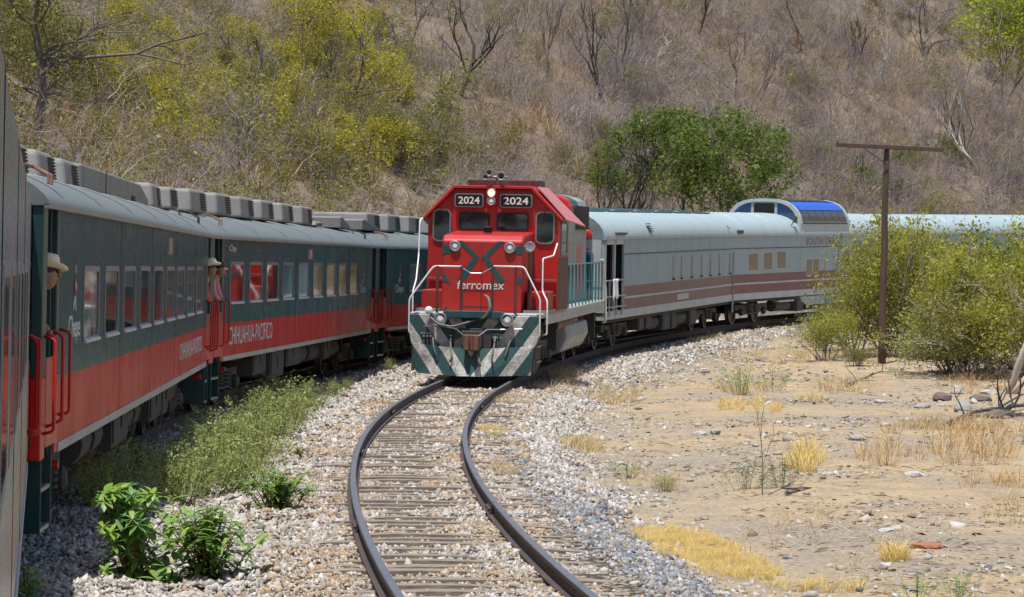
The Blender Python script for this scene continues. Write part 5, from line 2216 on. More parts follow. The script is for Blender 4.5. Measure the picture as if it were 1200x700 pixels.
# ------------------------------------------------------------------ hillside: scrub as one mass, then the trees and bushes one can pick out
def make_scrub():
    var = []
    for k in range(8):
        var.append((shrub_mesh(300 + k, 2.5, 5, .021, 3), [M_twig if k < 4 else (M_twig_dark if k < 6 else M_twig_warm)]))
    for k in range(3):
        var.append((straw_tuft(330 + k, 30, .7, .016, .45), [M_straw]))
    for k in range(2):
        var.append((straw_tuft(340 + k, 30, .6, .016, .45), [M_rustgrass]))
    lb = []
    for k in range(3):       # thin olive scrub
        segs, tips = bare_shrub(360 + k, 2.2, 7, .018, 2)
        r = np.random.default_rng(360 + k)
        tp = np.array(tips)
        p, t = clump(r, tp[r.integers(0, len(tp), 150)], 5, .10)
        var.append((leaves_mesh('thin_foliage', p, .032, r, .55, t), [M_leaf_olive]))
    N = 92000
    D = rng.uniform(55, 330, N)
    px = rng.uniform(-330, 1530, N)
    x = (px - 600) / F_PX * D
    _, r = lateral(x, D)
    z = ground_z(x, D)
    vis = z / D < .135
    w = wob(x, D, 61, 14, 3)
    dens = np.clip(D / 300, .2, 1.0) * np.where(px < 560, .42, 1.0)
    keep = (r > 4.3) & (r < 130) & vis & (rng.random(N) < dens)
    x, D, z, px, r, w = x[keep], D[keep], z[keep], px[keep], r[keep], w[keep]
    n = len(x)
    leftness = np.clip((620 - px) / 260, 0, 1)
    q = rng.random(n)
    w2 = wob(x, D, 63, 11, 3) + rng.normal(size=n) * .22
    idx = np.where(w2 > .30, rng.integers(4, 6, n), np.where(w2 < -.32, rng.integers(6, 8, n), rng.integers(0, 4, n)))
    p_straw = np.where(r < 7.5, .5, .26) + .35 * (wob(x, D, 64, 13, 3) > .42)
    p_straw = p_straw * .58
    idx = np.where(q < p_straw, rng.integers(8, 11, n), idx)
    idx = np.where((q < .08 + .1 * (w > .25)), rng.integers(11, 13, n), idx)
    p_leaf = .06 + .22 * leftness + .10 * (r < 11)
    idx = np.where(q > 1 - p_leaf, rng.integers(13, 16, n), idx)
    s = rng.lognormal(0, .28, n) * np.where(r < 6, .6, 1.0) * np.where(px > 560, .82, .9)
    s = np.where((idx >= 8) & (idx < 13), s * 1.3, s)
    rot = np.c_[rng.uniform(-.12, .12, n), rng.uniform(-.12, .12, n), rng.uniform(0, 6.28, n)]
    scatter('dry_hillside_scrub', np.stack([x, D, z], 1), rot, np.stack([s * 1.1, s * 1.1, s * rng.uniform(.7, 1.15, n)], 1), idx, var,
            'grey leafless brush and dry grass covering the whole hillside', 'scrub')


bush_variants = [leafy_bush(400 + k, 300 if k < 4 else 200, 9, .030) for k in range(6)]


def region(px, py):
    if px < 130:
        return 'above the nearest coach roof'
    if px < 270:
        return 'above the first coach join'
    if px < 400:
        return 'above the middle coach'
    if px < 500:
        return 'above the farthest red coach'
    if px < 640:
        return 'above the locomotive cab'
    if px < 860:
        return 'behind the car with slit windows'
    if px < 1000:
        return 'behind the glass dome'
    return 'behind the telegraph pole'


def hill_bushes():
    r = np.random.default_rng(77)
    spots = []
    for (x0, x1, y0, y1, n, kind, smin, smax) in ((60, 330, 95, 195, 17, 'o', .8, 1.25), (300, 490, 100, 215, 15, 'y', .9, 1.4), (180, 480, 70, 140, 10, 'y', .8, 1.2), (330, 600, 150, 225, 12, 'o', .8, 1.2),
                                                  (580, 720, 170, 225, 6, 'o', .6, .9), (330, 450, 20, 110, 9, 'y', 1.2, 1.7), (950, 1120, 190, 240, 7, 'g', .7, 1.1), (690, 780, 205, 240, 3, 'g', .7, 1.0), (0, 110, 20, 140, 8, 'o', 1.1, 1.7), (120, 330, 30, 120, 9, 'y', .7, 1.1), (400, 560, 130, 220, 8, 'y', .6, 1.0), (100, 330, 110, 200, 10, 'y', .9, 1.3), (330, 560, 140, 225, 8, 'o', 1.0, 1.4),
                                                  (880, 1180, 90, 190, 4, 'o', .6, .8)):
        for k in range(n):
            spots.append((r.uniform(x0, x1), r.uniform(y0, y1), kind, r.uniform(smin, smax)))
    words = {'y': 'yellow-green bush', 'o': 'olive bush', 'g': 'mid-green bush'}
    size = lambda s: 'small' if s < .9 else ('medium' if s < 1.25 else 'large')
    for i, (px, py, kind, s) in enumerate(spots):
        p = on_ground(px, py, 60)
        m = {'y': M_leaf_yellow, 'o': M_leaf_olive, 'g': M_leaf_green}[kind]
        hgt = 'high up' if py < 80 else ('mid-slope' if py < 160 else 'at slope foot')
        key = '%s %s %s' % (words[kind], hgt, region(px, py))
        same = sorted(q[0] for q in spots if '%s %s %s' % (words[q[2]], 'high up' if q[1] < 80 else ('mid-slope' if q[1] < 160 else 'at slope foot'), region(q[0], q[1])) == key)
        rank = same.index(px)
        lab = key if len(same) == 1 else key + ', ' + ['leftmost', 'second from left', 'third from left', 'fourth from left', 'fifth from left', 'sixth from left', 'seventh from left', 'eighth from left', 'ninth from left', 'tenth from left', 'eleventh from left', 'twelfth from left', 'thirteenth from left', 'fourteenth from left', 'fifteenth from left', 'sixteenth from left', 'seventeenth from left', 'eighteenth from left', 'nineteenth from left', 'rightmost'][min(rank, 19)]
        place_pair('hillside_bush', p, r.uniform(0, 6.28), (s, s, s * r.uniform(.8, 1.15)), bush_variants[i % 6], (M_twig, m),
                   lab, 'bush', 'leafy bushes scattered over the dry hillside')


hill_bushes()


def tree_from(name, label, base, segs, leaves, barkm, leafm, parts=('trunk', 'crown'), group=None):
    t = empty(name, base, label, 'tree', group)
    S = np.array(segs, float)
    S[:, 0:3] -= np.array(base)
    S[:, 3:6] -= np.array(base)
    r = np.random.default_rng(int(abs(base[0] * 100)) + 5)
    link(parts[0], seg_mesh(parts[0], S, 6, r.random(len(S))), t, [barkm], True)
    if leaves is not None:
        me = leaves
        co = np.empty(len(me.vertices) * 3)
        me.vertices.foreach_get('co', co)
        co = co.reshape(-1, 3) - np.array(base)
        me.vertices.foreach_set('co', co.ravel())
        me.update()
        link(parts[1], me, t, [leafm])
    return t


def bare_tree(px, py, hpx, lean, label, mat, seed, wide=.55, thick=1.0, depth=3):
    hpx = hpx * 1.15
    b = on_ground(px, py, 60)
    H = hpx / F_PX * b.y
    r = np.random.default_rng(seed)
    segs, tips = [], []
    for s in range(1 if thick > .9 else 2):
        grow(r, (b.x + .3 * s, b.y, b.z - .2), (lean + .3 * s * r.normal(), r.normal() * .15, 1), H * .55, (.12 * thick * H / 5), depth, segs, tips, .13, wide, (2, 4), .62, .22, 4)
    S = np.array(segs)
    S[:, 6:8] = np.maximum(S[:, 6:8], .018)
    tree_from('bare_tree', label, b, S, None, mat, None, ('branches',), 'leafless trees on the dry hillside')


for q in ((539, 112, 105, .42, 'dark leafless tree leaning right on the slope above the locomotive', M_bark_dark, 501, .5, 1.2),
          (702, 118, 85, .15, 'dark many-stemmed leafless tree uphill of the radiator end of the locomotive', M_bark_dark, 502, .35, .8),
          (722, 120, 95, .1, 'tall thin leafless tree just right of the dark many-stemmed one', M_bark, 503, .35, .8),
          (817, 50, 75, .1, 'dark leafless tree cut by the top edge above the green tree', M_bark_dark, 504, .4, 1.0),
          (862, 122, 70, -.05, 'slender leafless tree rising behind the left half of the green tree', M_bark, 505, .4, .7),
          (882, 122, 72, .4, 'spreading leafless tree rising behind the right half of the green tree', M_bark, 506, .6, .9),
          (992, 86, 60, 0, 'dark upright clump of stems high above the telegraph pole', M_bark_dark, 507, .25, .8),
          (1028, 100, 50, .25, 'pale crooked leafless tree above the left arm of the telegraph pole', M_bark_pale, 508, .5, .8),
          (1144, 205, 85, -.35, 'pale-stemmed leafless tree right of the telegraph pole', M_bark_pale, 509, .4, .8),
          (1120, 190, 70, .1, 'thin grey leafless tree beside the right arm of the telegraph pole', M_bark, 510, .4, .7),
          (640, 95, 80, .05, 'thin grey leafless tree midway between locomotive and top edge', M_bark, 511, .4, .7),
          (470, 75, 75, -.1, 'grey leafless tree uphill right of the yellow-green tree', M_bark, 512, .5, .8),
          (290, 120, 75, .2, 'grey leafless tree among the yellow bushes on the left slope', M_bark, 513, .5, .7),
          (1080, 70, 70, .1, 'grey leafless tree near the top edge left of the lime foliage', M_bark, 514, .5, .8),
          (940, 60, 65, -.1, 'grey leafless tree near the top edge above the dome', M_bark, 515, .5, .8),
          (755, 60, 60, .1, 'grey leafless tree near the top edge left of the white snag', M_bark, 516, .5, .8),
          (600, 60, 60, 0, 'faint grey leafless tree near the top edge above the horn', M_bark, 517, .5, .7),
          (1175, 120, 70, -.1, 'grey leafless tree at the right edge below the lime foliage', M_bark, 518, .5, .8)):
    bare_tree(*q)


def snag(label, pts, D, rad, mat, twigs=10, seed=3):
    P = [np.array(at_depth(px, py, D + dd)) for px, py, dd in pts]
    segs, tips = [], []
    r = np.random.default_rng(seed)
    n = len(P) - 1
    for i in range(n):
        segs.append((*P[i], *P[i + 1], rad * (1 - .75 * i / n), rad * (1 - .75 * (i + 1) / n)))
    for k in range(twigs):
        i = r.integers(1, n)
        q = P[i] + (P[i + 1] - P[i]) * r.random()
        d = (P[i + 1] - P[i]) / np.linalg.norm(P[i + 1] - P[i]) + r.normal(size=3) * .7 + np.array([0, 0, .25])
        grow(r, q, d, .9 * r.uniform(.5, 1.3), rad * .3, 1, segs, tips, .2, .6, (1, 3), .6, .1)
    return segs


b = on_ground(799, 130, 60)
sg = snag('', [(799, 130, 0), (790, 112, 0), (778, 96, 0), (769, 82, 0), (771, 66, 0), (780, 54, 0), (788, 47, 0)], b.y, .085, None, 8, 8)
sg += snag('', [(769, 82, 0), (776, 74, 0), (784, 70, 0)], b.y, .04, None, 2, 9)
tree_from('dead_tree', 'white bleached crooked dead tree uphill behind the green tree', b, sg, None, M_bark_pale, None, ('branches',))


def left_tree():
    D = 84.0
    b = on_ground(38, 185, 60)
    D = b.y
    segs, tips = [], []
    r = np.random.default_rng(91)
    tr = [(38, 185), (44, 150), (50, 110), (48, 70), (40, 30), (46, -20), (60, -70)]
    P = [np.array(at_depth(x, y, D)) for x, y in tr]
    for i in range(len(P) - 1):
        segs.append((*P[i], *P[i + 1], .20 - .02 * i, .18 - .02 * i))
    for k in range(16):
        i = r.integers(1, len(P) - 1)
        d = r.normal(size=3) * np.array([1, .8, .5]) + np.array([0, 0, .5])
        grow(r, P[i], d, 1.5 * r.uniform(.7, 1.3), .06, 2, segs, tips, .2, .6, (2, 3), .65, .12)
    for q, rad, tw in (([(48, 88), (62, 76), (85, 69), (120, 66), (160, 63), (185, 52), (215, 45), (240, 38)], .085, 12), ([(160, 63), (185, 68), (215, 76), (245, 70)], .045, 6),
                       ([(50, 70), (75, 54), (95, 45), (115, 33), (150, 21)], .065, 7), ([(95, 45), (125, 38), (165, 37), (185, 40)], .03, 4)):
        segs += snag('', [(x, y, -.4) for x, y in q], D, rad, None, tw, int(q[-1][0]))
    tp = np.array(tips)
    bl = []
    for (px, py, rr) in ((20, 20, 1.3), (45, -20, 1.6), (5, 90, 1.1), (30, 60, .9), (70, -30, 1.4), (60, 130, .8), (75, 10, .7), (15, 150, .9)):
        bl.append((tuple(at_depth(px, py, D)), (rr, rr, rr * .8)))
    c = np.concatenate([crown_points(r, 560, bl), tp[r.integers(0, len(tp), 350)]])
    p, t = clump(r, c, 8, .14)
    tree_from('gnarled_tree', 'big dark tree at upper left with long pale bare limbs reaching right', b, segs, leaves_mesh('crown', p, .042, r, .55, t), M_bark, M_leaf_olive)


left_tree()


def leafy_tree(name, label, base, trunks, blobs, n_cl, per, leaf, spread, barkm, leafm, seed, rad=.14, twig=.6):
    r = np.random.default_rng(seed)
    segs, tips = [], []
    for (dx, lean, L) in trunks:
        grow(r, (base[0] + dx, base[1], base[2] - .3), (lean, r.normal() * .1, 1), L, rad, 3, segs, tips, .12, .5, (2, 4), .62, .25, 4)
    c = crown_points(r, n_cl, blobs)
    p, t = clump(r, c, per, spread)
    # short twigs reach every few clumps so that the crown hangs together
    for q in c[::5]:
        j = segs[r.integers(0, len(segs))]
        segs.append((*(np.array(q) + r.normal(size=3) * twig - np.array([0, 0, .3])), *q, .012, .006))
    return tree_from(name, label, base, segs, leaves_mesh('crown', p, leaf, r, .55, t, .5), barkm, leafm)


def green_trees():
    D = 139.0
    def bl(lst, D):
        return [(tuple(at_depth(px, py, D + dd)), (rr, rr, rr * vz)) for px, py, rr, vz, dd in lst]
    b = Vector((at_depth(850, 300, D).x, D, 0)); b.z = gz(b.x, b.y)
    leafy_tree('green_tree', 'dense bright green tree behind the blue-grey train left of the dome', b, [(-.6, -.35, 3.2), (.2, .1, 3.4), (.9, .4, 3.0)],
               bl([(868, 150, 1.25, .8, 0), (840, 165, 1.4, .9, -1), (895, 175, 1.4, .9, 0), (912, 205, 1.1, .9, -1), (865, 195, 1.7, .9, -1.5), (820, 190, 1.3, .9, 0), (835, 220, 1.4, .8, -1), (885, 228, 1.4, .7, -1), (800, 165, 1.2, .8, .5), (790, 205, 1.2, .9, 0), (812, 178, 1.1, .9, -.5), (815, 215, 1.0, .8, -.5), (850, 140, .8, .7, 0), (905, 160, .8, .8, .5)], D),
               1250, 13, .064, .16, M_bark_dark, M_leaf_green, 602)
    D = 142.0
    b = Vector((at_depth(735, 300, D).x, D, 0)); b.z = gz(b.x, b.y)
    leafy_tree('green_tree', 'looser dark green tree with visible stems behind the car with slit windows', b, [(-.5, -.2, 3.2), (.2, .0, 3.6), (.7, .2, 3.4), (-.1, .1, 3.0)],
               bl([(765, 145, 1.1, .7, 0), (790, 140, 1.0, .7, 0), (740, 160, .9, .7, 0), (715, 180, .7, .8, 0), (705, 205, .6, .8, 0), (775, 165, 1.0, .7, 0), (785, 190, 1.0, .8, 0), (755, 200, .8, .8, 0), (725, 215, .7, .6, 0), (810, 150, .9, .7, 0)], D),
               820, 12, .060, .17, M_bark_dark, M_leaf_green, 603, .11)
    # yellow-green tree near the top, left of centre
    b = on_ground(395, 130, 60)
    D = b.y
    leafy_tree('yellow_green_tree', 'tall yellow-green tree reaching the top edge left of centre', b, [(-.3, -.1, 2.2), (.4, .2, 2.4)],
               bl([(370, 20, 1.4, .8, 0), (400, 10, 1.3, .8, 0), (350, 60, 1.1, .8, 0), (430, 70, 1.3, .7, 0), (455, 85, .8, .7, 0), (385, 95, 1.2, .8, 0), (420, 110, 1.1, .7, 0), (345, 105, .8, .8, 0), (370, -30, 1.5, .8, 0)], D),
               900, 10, .048, .16, M_bark, M_leaf_yellow, 604)
    for (bx, by, blb, lab, sd) in ((305, 185, [(285, 120, 1.0, .8, 0), (315, 130, 1.1, .8, 0), (300, 150, 1.1, .8, 0), (335, 155, .8, .8, 0), (270, 150, .8, .8, 0)], 'rounded yellow-green tree on the slope above the middle coach', 611),
                                   (495, 205, [(480, 150, 1.0, .8, 0), (510, 140, .9, .8, 0), (520, 165, 1.0, .8, 0), (490, 180, .9, .8, 0), (545, 170, .7, .8, 0)], 'rounded olive tree on the slope just left of the locomotive roof', 612),
                                   (205, 175, [(190, 120, .8, .8, 0), (215, 130, .8, .8, 0), (200, 145, .8, .8, 0), (235, 150, .6, .8, 0)], 'small yellow-green tree on the slope above the first coach join', 613),
                                   (420, 215, [(395, 165, .9, .8, 0), (425, 170, .9, .8, 0), (440, 190, .8, .8, 0), (405, 190, .9, .8, 0)], 'low yellow-green tree on the slope above the farthest coach', 614)):
        b = on_ground(bx, by, 60)
        leafy_tree('slope_tree', lab, b, [(-.2, -.15, 1.5), (.2, .15, 1.6)], bl(blb, b.y), 360, 9, .045, .15, M_bark, M_leaf_olive if sd == 612 else M_leaf_yellow, sd, .08)
    b = on_ground(1015, 243, 60)
    D = b.y
    leafy_tree('small_green_tree', 'small dark green tree between the dome and the telegraph pole', b, [(0, .05, 2.0)],
               bl([(1012, 205, .9, .9, 0), (1000, 222, .8, .8, 0), (1022, 222, .7, .9, 0), (1008, 240, .9, .8, 0)], D), 320, 10, .055, .15, M_bark_dark, M_leaf_green, 605, .08)
    # lime foliage hanging in from the right
    D = 62.0
    b = Vector((14.6, D, 0)); b.z = gz(b.x, b.y)
    leafy_tree('lime_tree', 'bright lime-green tree whose branches hang in at the top right corner', b, [(0, -.35, 5.0), (.3, .1, 4.6)],
               bl([(1185, 15, .85, .45, 0), (1165, 5, .7, .3, .3), (1150, 28, .6, .3, 0), (1195, 55, .7, .35, 0), (1175, 40, .6, .3, -.3), (1160, 60, .4, .25, 0), (1135, 62, .3, .2, 0), (1200, -20, 1.0, .6, 0), (1250, 20, 1.2, .8, 0), (1290, -30, 1.5, .9, 0), (1130, 22, .22, .16, 0), (1190, 80, .3, .2, 0), (1330, 40, 1.3, .8, .5)], D),
               2000, 11, .032, .11, M_bark, M_leaf_lime, 606, .09, .35)


green_trees()


# ------------------------------------------------------------------ bushes beside the telegraph pole
def roadside():
    r = np.random.default_rng(55)
    lst = [(1000, 419, 95, 140, 'y', 'yellow-green bush left of the telegraph pole'),
           (1058, 418, 125, 180, 'y', 'tall yellow-green bush wrapped round the telegraph pole'),
           (1128, 437, 130, 175, 'y', 'broad yellow-green bush right of the telegraph pole'),
           (1200, 432, 140, 190, 'y', 'tall yellow-green bush at the right edge above the fallen log'),
           (1275, 440, 150, 200, 'o', 'olive bush just outside the right edge'),
           (1035, 410, 120, 145, 'o', 'olive bush behind the telegraph pole'),
           (1105, 412, 140, 160, 'y', 'yellow bush in the second row right of the pole'),
           (1180, 410, 140, 165, 'g', 'darker green bush in the second row at the right edge'),
           (962, 412, 46, 62, 'w', 'thin upright green sapling at the left end of the thicket'),
           (968, 423, 70, 70, 'y', 'low yellow-green scrub left of the foot of the telegraph pole'),
           (1112, 437, 105, 110, 'y', 'low green scrub right of the foot of the telegraph pole'),
           (1150, 445, 130, 110, 'o', 'low olive scrub in front of the fallen log'),
           (1005, 430, 40, 26, 'o', 'low olive scrub at the very foot of the telegraph pole'), (1120, 441, 130, 90, 'w', 'low grey-green scrub under the broad yellow bush'),
           (1195, 442, 120, 110, 'y', 'low yellow-green scrub behind the broken log'),
           (1084, 421, 100, 145, 'o', 'olive bush between the pole and the broad yellow bush'),
           (1160, 428, 110, 150, 'y', 'yellow bush between the broad bush and the right edge')]
    var = [leafy_bush(700 + k, 560, 10, .022, 10) for k in range(5)]
    for i, (px, py, w, h, kind, label) in enumerate(lst):
        if not w:
            continue
        p = on_ground(px, py, 60)
        s = w / F_PX * p.y / 1.75
        sz = h / F_PX * p.y / 2.0
        m = {'y': M_leaf_roadside, 'o': M_leaf_olive, 'g': M_leaf_green, 'w': M_leaf_greyolive}[kind]
        place_pair('roadside_bush', p, r.uniform(0, 6.28), (s, s, sz), var[i % 5], (M_twig, m), label, 'bush', 'bushes round the telegraph pole')


roadside()


# ------------------------------------------------------------------ plants beside the near coaches
def ribbon_leaf(V, F, T, p, d, L, w, droop, tint, fold=.25):
    d = Vector(d).normalized()
    side = d.cross(Vector((0, 0, 1)))
    if side.length < .05:
        side = Vector((1, 0, 0))
    side.normalize()
    n = 4
    p = Vector(p)
    o = len(V)
    prof = [.15, .9, 1.0, .65, .03]
    for k in range(n + 1):
        wk = w * prof[k]
        up = Vector((0, 0, 1))
        V += [tuple(p + side * wk + up * wk * fold), tuple(p), tuple(p - side * wk + up * wk * fold)]
        T += [tint] * 3
        d = (d + Vector((0, 0, -droop / n))).normalized()
        p = p + d * (L / n)
    for k in range(n):
        a = o + k * 3
        F += [(a, a + 1, a + 4, a + 3), (a + 1, a + 2, a + 5, a + 4)]


def palmate_plant(seed, n, H, R):
    r = random.Random(seed)
    V, F, T = [], [], []
    st = MB()
    for i in range(n):
        a = r.uniform(0, 2 * PI)
        h = H * r.uniform(.06, 1.0)
        out = H * .52 * r.uniform(.1, 1.0) * (1.1 - .5 * h / H)
        c = Vector((math.cos(a) * out, math.sin(a) * out, h))
        root = Vector((math.cos(a) * .04, math.sin(a) * .04, h * .25))
        st.tube([root, root.lerp(c, .55) + Vector((0, 0, .05)), c], [.009, .006, .004], 4)
        nrm = Vector((math.cos(a) * .55, math.sin(a) * .55 - .35, .8)).normalized()
        ax = nrm.cross(Vector((-math.sin(a), math.cos(a), 0))).normalized()
        ay = nrm.cross(ax)
        sz = R * r.uniform(.6, 1.15)
        tint = r.random()
        for q in range(7):
            t = (q - 3) * .78
            d = ax * math.cos(t) + ay * math.sin(t)
            ribbon_leaf(V, F, T, c, d + nrm * .05, sz * (1 - .09 * abs(q - 3)), sz * .17, .5, min(1, max(0, tint * .6 + r.random() * .4)))
    return st, np_mesh('foliage', np.array(V), np.array(F), np.array(T))


def lance_plant(seed, stems, H, L, W, per=16, spread=.35):
    r = random.Random(seed)
    V, F, T = [], [], []
    st = MB()
    for s in range(stems):
        a = r.uniform(0, 2 * PI)
        out = spread * r.uniform(.1, 1.0)
        h = H * r.uniform(.6, 1.0)
        b = Vector((r.gauss(0, .06), r.gauss(0, .06), 0))
        top = b + Vector((math.cos(a) * out, math.sin(a) * out, h))
        mid = b.lerp(top, .5) + Vector((0, 0, .06))
        st.tube([b, mid, top], [.008, .006, .003], 4)
        for k in range(per):
            t = r.uniform(.08, 1.0)
            p = mid.lerp(top, (t - .5) / .5) if t > .5 else b.lerp(mid, t * 2)
            an = r.uniform(0, 2 * PI)
            ribbon_leaf(V, F, T, p, (math.cos(an), math.sin(an), r.uniform(.1, .9)), L * r.uniform(.6, 1.15), W * r.uniform(.8, 1.2), r.uniform(.5, 1.4), r.random())
    return st, np_mesh('foliage', np.array(V), np.array(F), np.array(T))


def put_plant(name, pos, st, fol, leafm, label, stem_mat=None, rz=0, s=1.0):
    t = empty(name, Matrix.Translation(pos) @ Matrix.Rotation(rz, 4, 'Z') @ Matrix.Scale(s, 4), label, 'plant')
    st.build('stems', stem_mat or M_stem, t)
    link('foliage', fol, t, [leafm])
    return t


st, fo = palmate_plant(1, 95, .86, .19)
put_plant('broad_leaved_plant', on_ground(152, 688), st, fo, M_leaf_bright, 'bushy plant with lobed hand-shaped leaves beside the nearest coach')
st, fo = lance_plant(2, 30, .80, .22, .024, 22, .46)
put_plant('long_leaved_plant', on_ground(246, 692), st, fo, M_leaf_bright, 'plant with drooping long narrow leaves at the bottom left of the ballast')
st, fo = palmate_plant(3, 16, .55, .15)
put_plant('corner_plant', on_ground(30, 712), st, fo, M_leaf_bright, 'small green plant in the bottom left corner under the step')
st, fo = lance_plant(4, 36, .50, .12, .018, 24, .40)
put_plant('small_bush', on_ground(322, 604), st, fo, M_leaf_bright, 'low rounded green bush alone on the pale ballast')
st, fo = lance_plant(5, 10, .24, .07, .012, 10, .2)
put_plant('weed_tuft', on_ground(346, 541), st, fo, M_leaf_weed, 'tiny weed on the pale ballast up-track of the low rounded bush')


def feathery(seed, n=64, H=.75, spread=.42):
    r = np.random.default_rng(seed)
    segs, pts = [], []
    for i in range(n):
        a = r.uniform(0, 2 * PI)
        o = spread * r.uniform(0, 1)
        h = H * r.uniform(.55, 1.05)
        b = np.array([math.cos(a) * o * .5, math.sin(a) * o * .5, -.02])
        t = b + np.array([math.cos(a) * o * .7, math.sin(a) * o * .7, h])
        segs.append((*b, *t, .004, .002))
        m = 34
        u = r.uniform(.25, 1.0, m)
        pts.append(b + (t - b) * u[:, None] + r.normal(size=(m, 3)) * (.028 + .03 * (1 - u))[:, None])
    p = np.concatenate(pts)
    return seg_mesh('stems', segs, 3, r.random(n)), leaves_mesh('foliage', p, .019, r, .32, None, -.5)


fv = [feathery(800 + k) for k in range(4)]
fs_ = [feathery(820 + k, 20, .7, .55) for k in range(3)]
rr = np.random.default_rng(5)
where = ['nearest the viewer', 'beside the coach windows', 'at the edge of the coach shadow', 'next to the bare sticks', 'in the middle of the weed row', 'leaning over the ballast', 'at the thick part of the row', 'on the track side of the row',
         'beside the coach sill', 'towards the coach end', 'just before the coach steps', 'beside the open steps', 'at the far end of the weed row', 'farthest up-track in the weed row', 'lowest on the ballast side', 'second from the far end of the row']
for i, (px, py, s) in enumerate(((205, 598, 1.0), (235, 590, 1.05), (262, 575, 1.1), (185, 575, .9), (240, 560, 1.1), (285, 560, 1.15), (270, 540, 1.15), (305, 545, 1.05), (255, 530, 1.0), (300, 522, 1.2), (325, 520, 1.15), (315, 503, 1.15), (345, 500, 1.05), (362, 484, .9), (288, 583, .9), (335, 484, 1.1))):
    p = on_ground(px, py)
    place_pair('feathery_weed', p, rr.uniform(0, 6.28), (s * 1.25, s * 1.25, s * .95), fv[i % 4], (M_stem, M_leaf_weed), 'feathery grey-green weed clump, %s' % where[i], 'weed', 'feathery weeds between the coach and the ballast', ('stems', 'foliage'))
for i, (px, py, s, lb) in enumerate(((392, 470, .7, 'small weed on the ballast crest past the weed row'), (455, 440, .6, 'weed sprig by the far coach steps'), (405, 462, .5, 'smaller weed sprig on the ballast crest'), (128, 590, 1.0, 'dark weed in the shade under the nearest coach'), (110, 600, .8, 'weed half hidden in the shade by the coach wheels'))):
    place_pair('weed', on_ground(px, py), i, (s, s, s), fv[i % 4], (M_stem, M_leaf_weed), lb, 'weed', None, ('stems', 'foliage'))
# lance-leaved weeds mixed into the row
for i, (px, py, s, lb) in enumerate(((170, 560, .9, 'broad-leaved weed among the bare sticks by the nearest coach'), (215, 545, .85, 'broad-leaved weed behind the bare sticks'), (150, 585, .8, 'broad-leaved weed at the near end of the weed row'))):
    st, fo = lance_plant(60 + i, 9, .62, .15, .028, 9, .3)
    put_plant('leafy_weed', on_ground(px, py), st, fo, M_leaf_bright, lb, s=s)
segs, tips = [], []
r = np.random.default_rng(6)
pb = on_ground(160, 560)
for k in range(11):
    grow(r, (r.normal() * .28, r.normal() * .3, -.02), (r.normal() * .5 + .15, r.normal() * .3, 1), .75 * r.uniform(.6, 1.2), .008, 1, segs, tips, .08, .4, (1, 2), .7, .2)
t = empty('dead_shrub', pb, 'bare reddish-grey dead stems standing beside the nearest coach', 'dead plant')
link('twigs', seg_mesh('twigs', segs, 4, r.random(len(segs))), t, [M_bark])


# ------------------------------------------------------------------ dry grass and odds and ends in the clearing
def dry_grass():
    pts, idx, scl = [], [], []
    r = np.random.default_rng(33)
    def patch(px, py, wpx, hpx, n, kinds, s, dens=None):
        for _ in range(n):
            a, q = r.uniform(0, 2 * PI), math.sqrt(r.random())
            x, y = px + wpx * q * math.cos(a), py + hpx * q * math.sin(a)
            p = on_ground(x, y, 18, 200)
            pts.append(p); idx.append(r.choice(kinds)); scl.append(s * r.uniform(.55, 1.2))
    gold, straw, rust = [0, 1, 2], [3, 4, 5], [6, 7]
    # the golden mat on the right shoulder
    for (x, y, w, h, n) in ((775, 628, 34, 9, 210), (815, 645, 50, 13, 330), (850, 662, 48, 14, 300), (885, 672, 30, 10, 130), (800, 632, 40, 9, 150)):
        patch(x, y, w, h, int(n * .8), gold, .17)
    for (x, y, w, h, n, k, s) in ((560, 470, 45, 4, 50, straw, .25), (600, 471, 30, 5, 50, straw, .3), (560, 507, 45, 4, 45, straw, .22), (578, 506, 18, 4, 40, gold, .22), (680, 455, 40, 14, 70, straw, .55), (655, 438, 26, 7, 45, straw, .6), (622, 455, 20, 5, 20, straw, .4), (680, 525, 22, 8, 50, straw, .55), (590, 555, 20, 6, 20, straw, .4),
                                (880, 478, 38, 8, 40, gold, .45), (870, 455, 30, 8, 30, straw, .7), (950, 470, 12, 4, 8, gold, .5), (940, 545, 20, 9, 18, gold, .8), (1040, 536, 40, 12, 30, rust, .7), (1150, 522, 60, 28, 70, rust, .8), (1060, 505, 30, 6, 16, straw, .7), (1160, 568, 35, 6, 20, rust, .6), (1045, 655, 14, 4, 25, gold, .4), (1110, 500, 60, 8, 30, straw, .7),
                                (1150, 455, 60, 10, 30, rust, .7), (990, 455, 40, 8, 40, straw, .7), (795, 388, 10, 3, 20, straw, .8), (885, 382, 12, 3, 26, straw, .9), (830, 398, 40, 4, 16, straw, .6), (440, 478, 25, 7, 20, straw, .5), (1180, 600, 30, 20, 15, straw, .5), (960, 640, 120, 40, 25, straw, .4), (745, 560, 12, 14, 12, straw, .45), (780, 570, 12, 8, 12, straw, .5), (720, 470, 25, 12, 50, straw, .5),
                                (960, 690, 60, 5, 20, gold, .3), (900, 420, 60, 8, 40, straw, .6), (970, 420, 60, 6, 40, straw, .7)):
        patch(x, y, w, h, n, k, s)
    n = len(pts)
    var = [(straw_tuft(850 + k, 30, .5, .006, .45), [M_gold]) for k in range(3)] + [(straw_tuft(860 + k, 16, .45, .005, .6), [M_straw]) for k in range(3)] + [(straw_tuft(870 + k, 13, .5, .005, .55), [M_rustgrass]) for k in range(2)]
    s = np.array(scl)
    scatter('dry_grass', np.array([tuple(p) for p in pts]), np.c_[np.zeros((n, 2)), r.uniform(0, 6.28, n)], np.stack([s * 1.3, s * 1.3, s], 1), np.array(idx), var, 'golden and straw-coloured dry grass in mats and tufts round the clearing', 'grass')

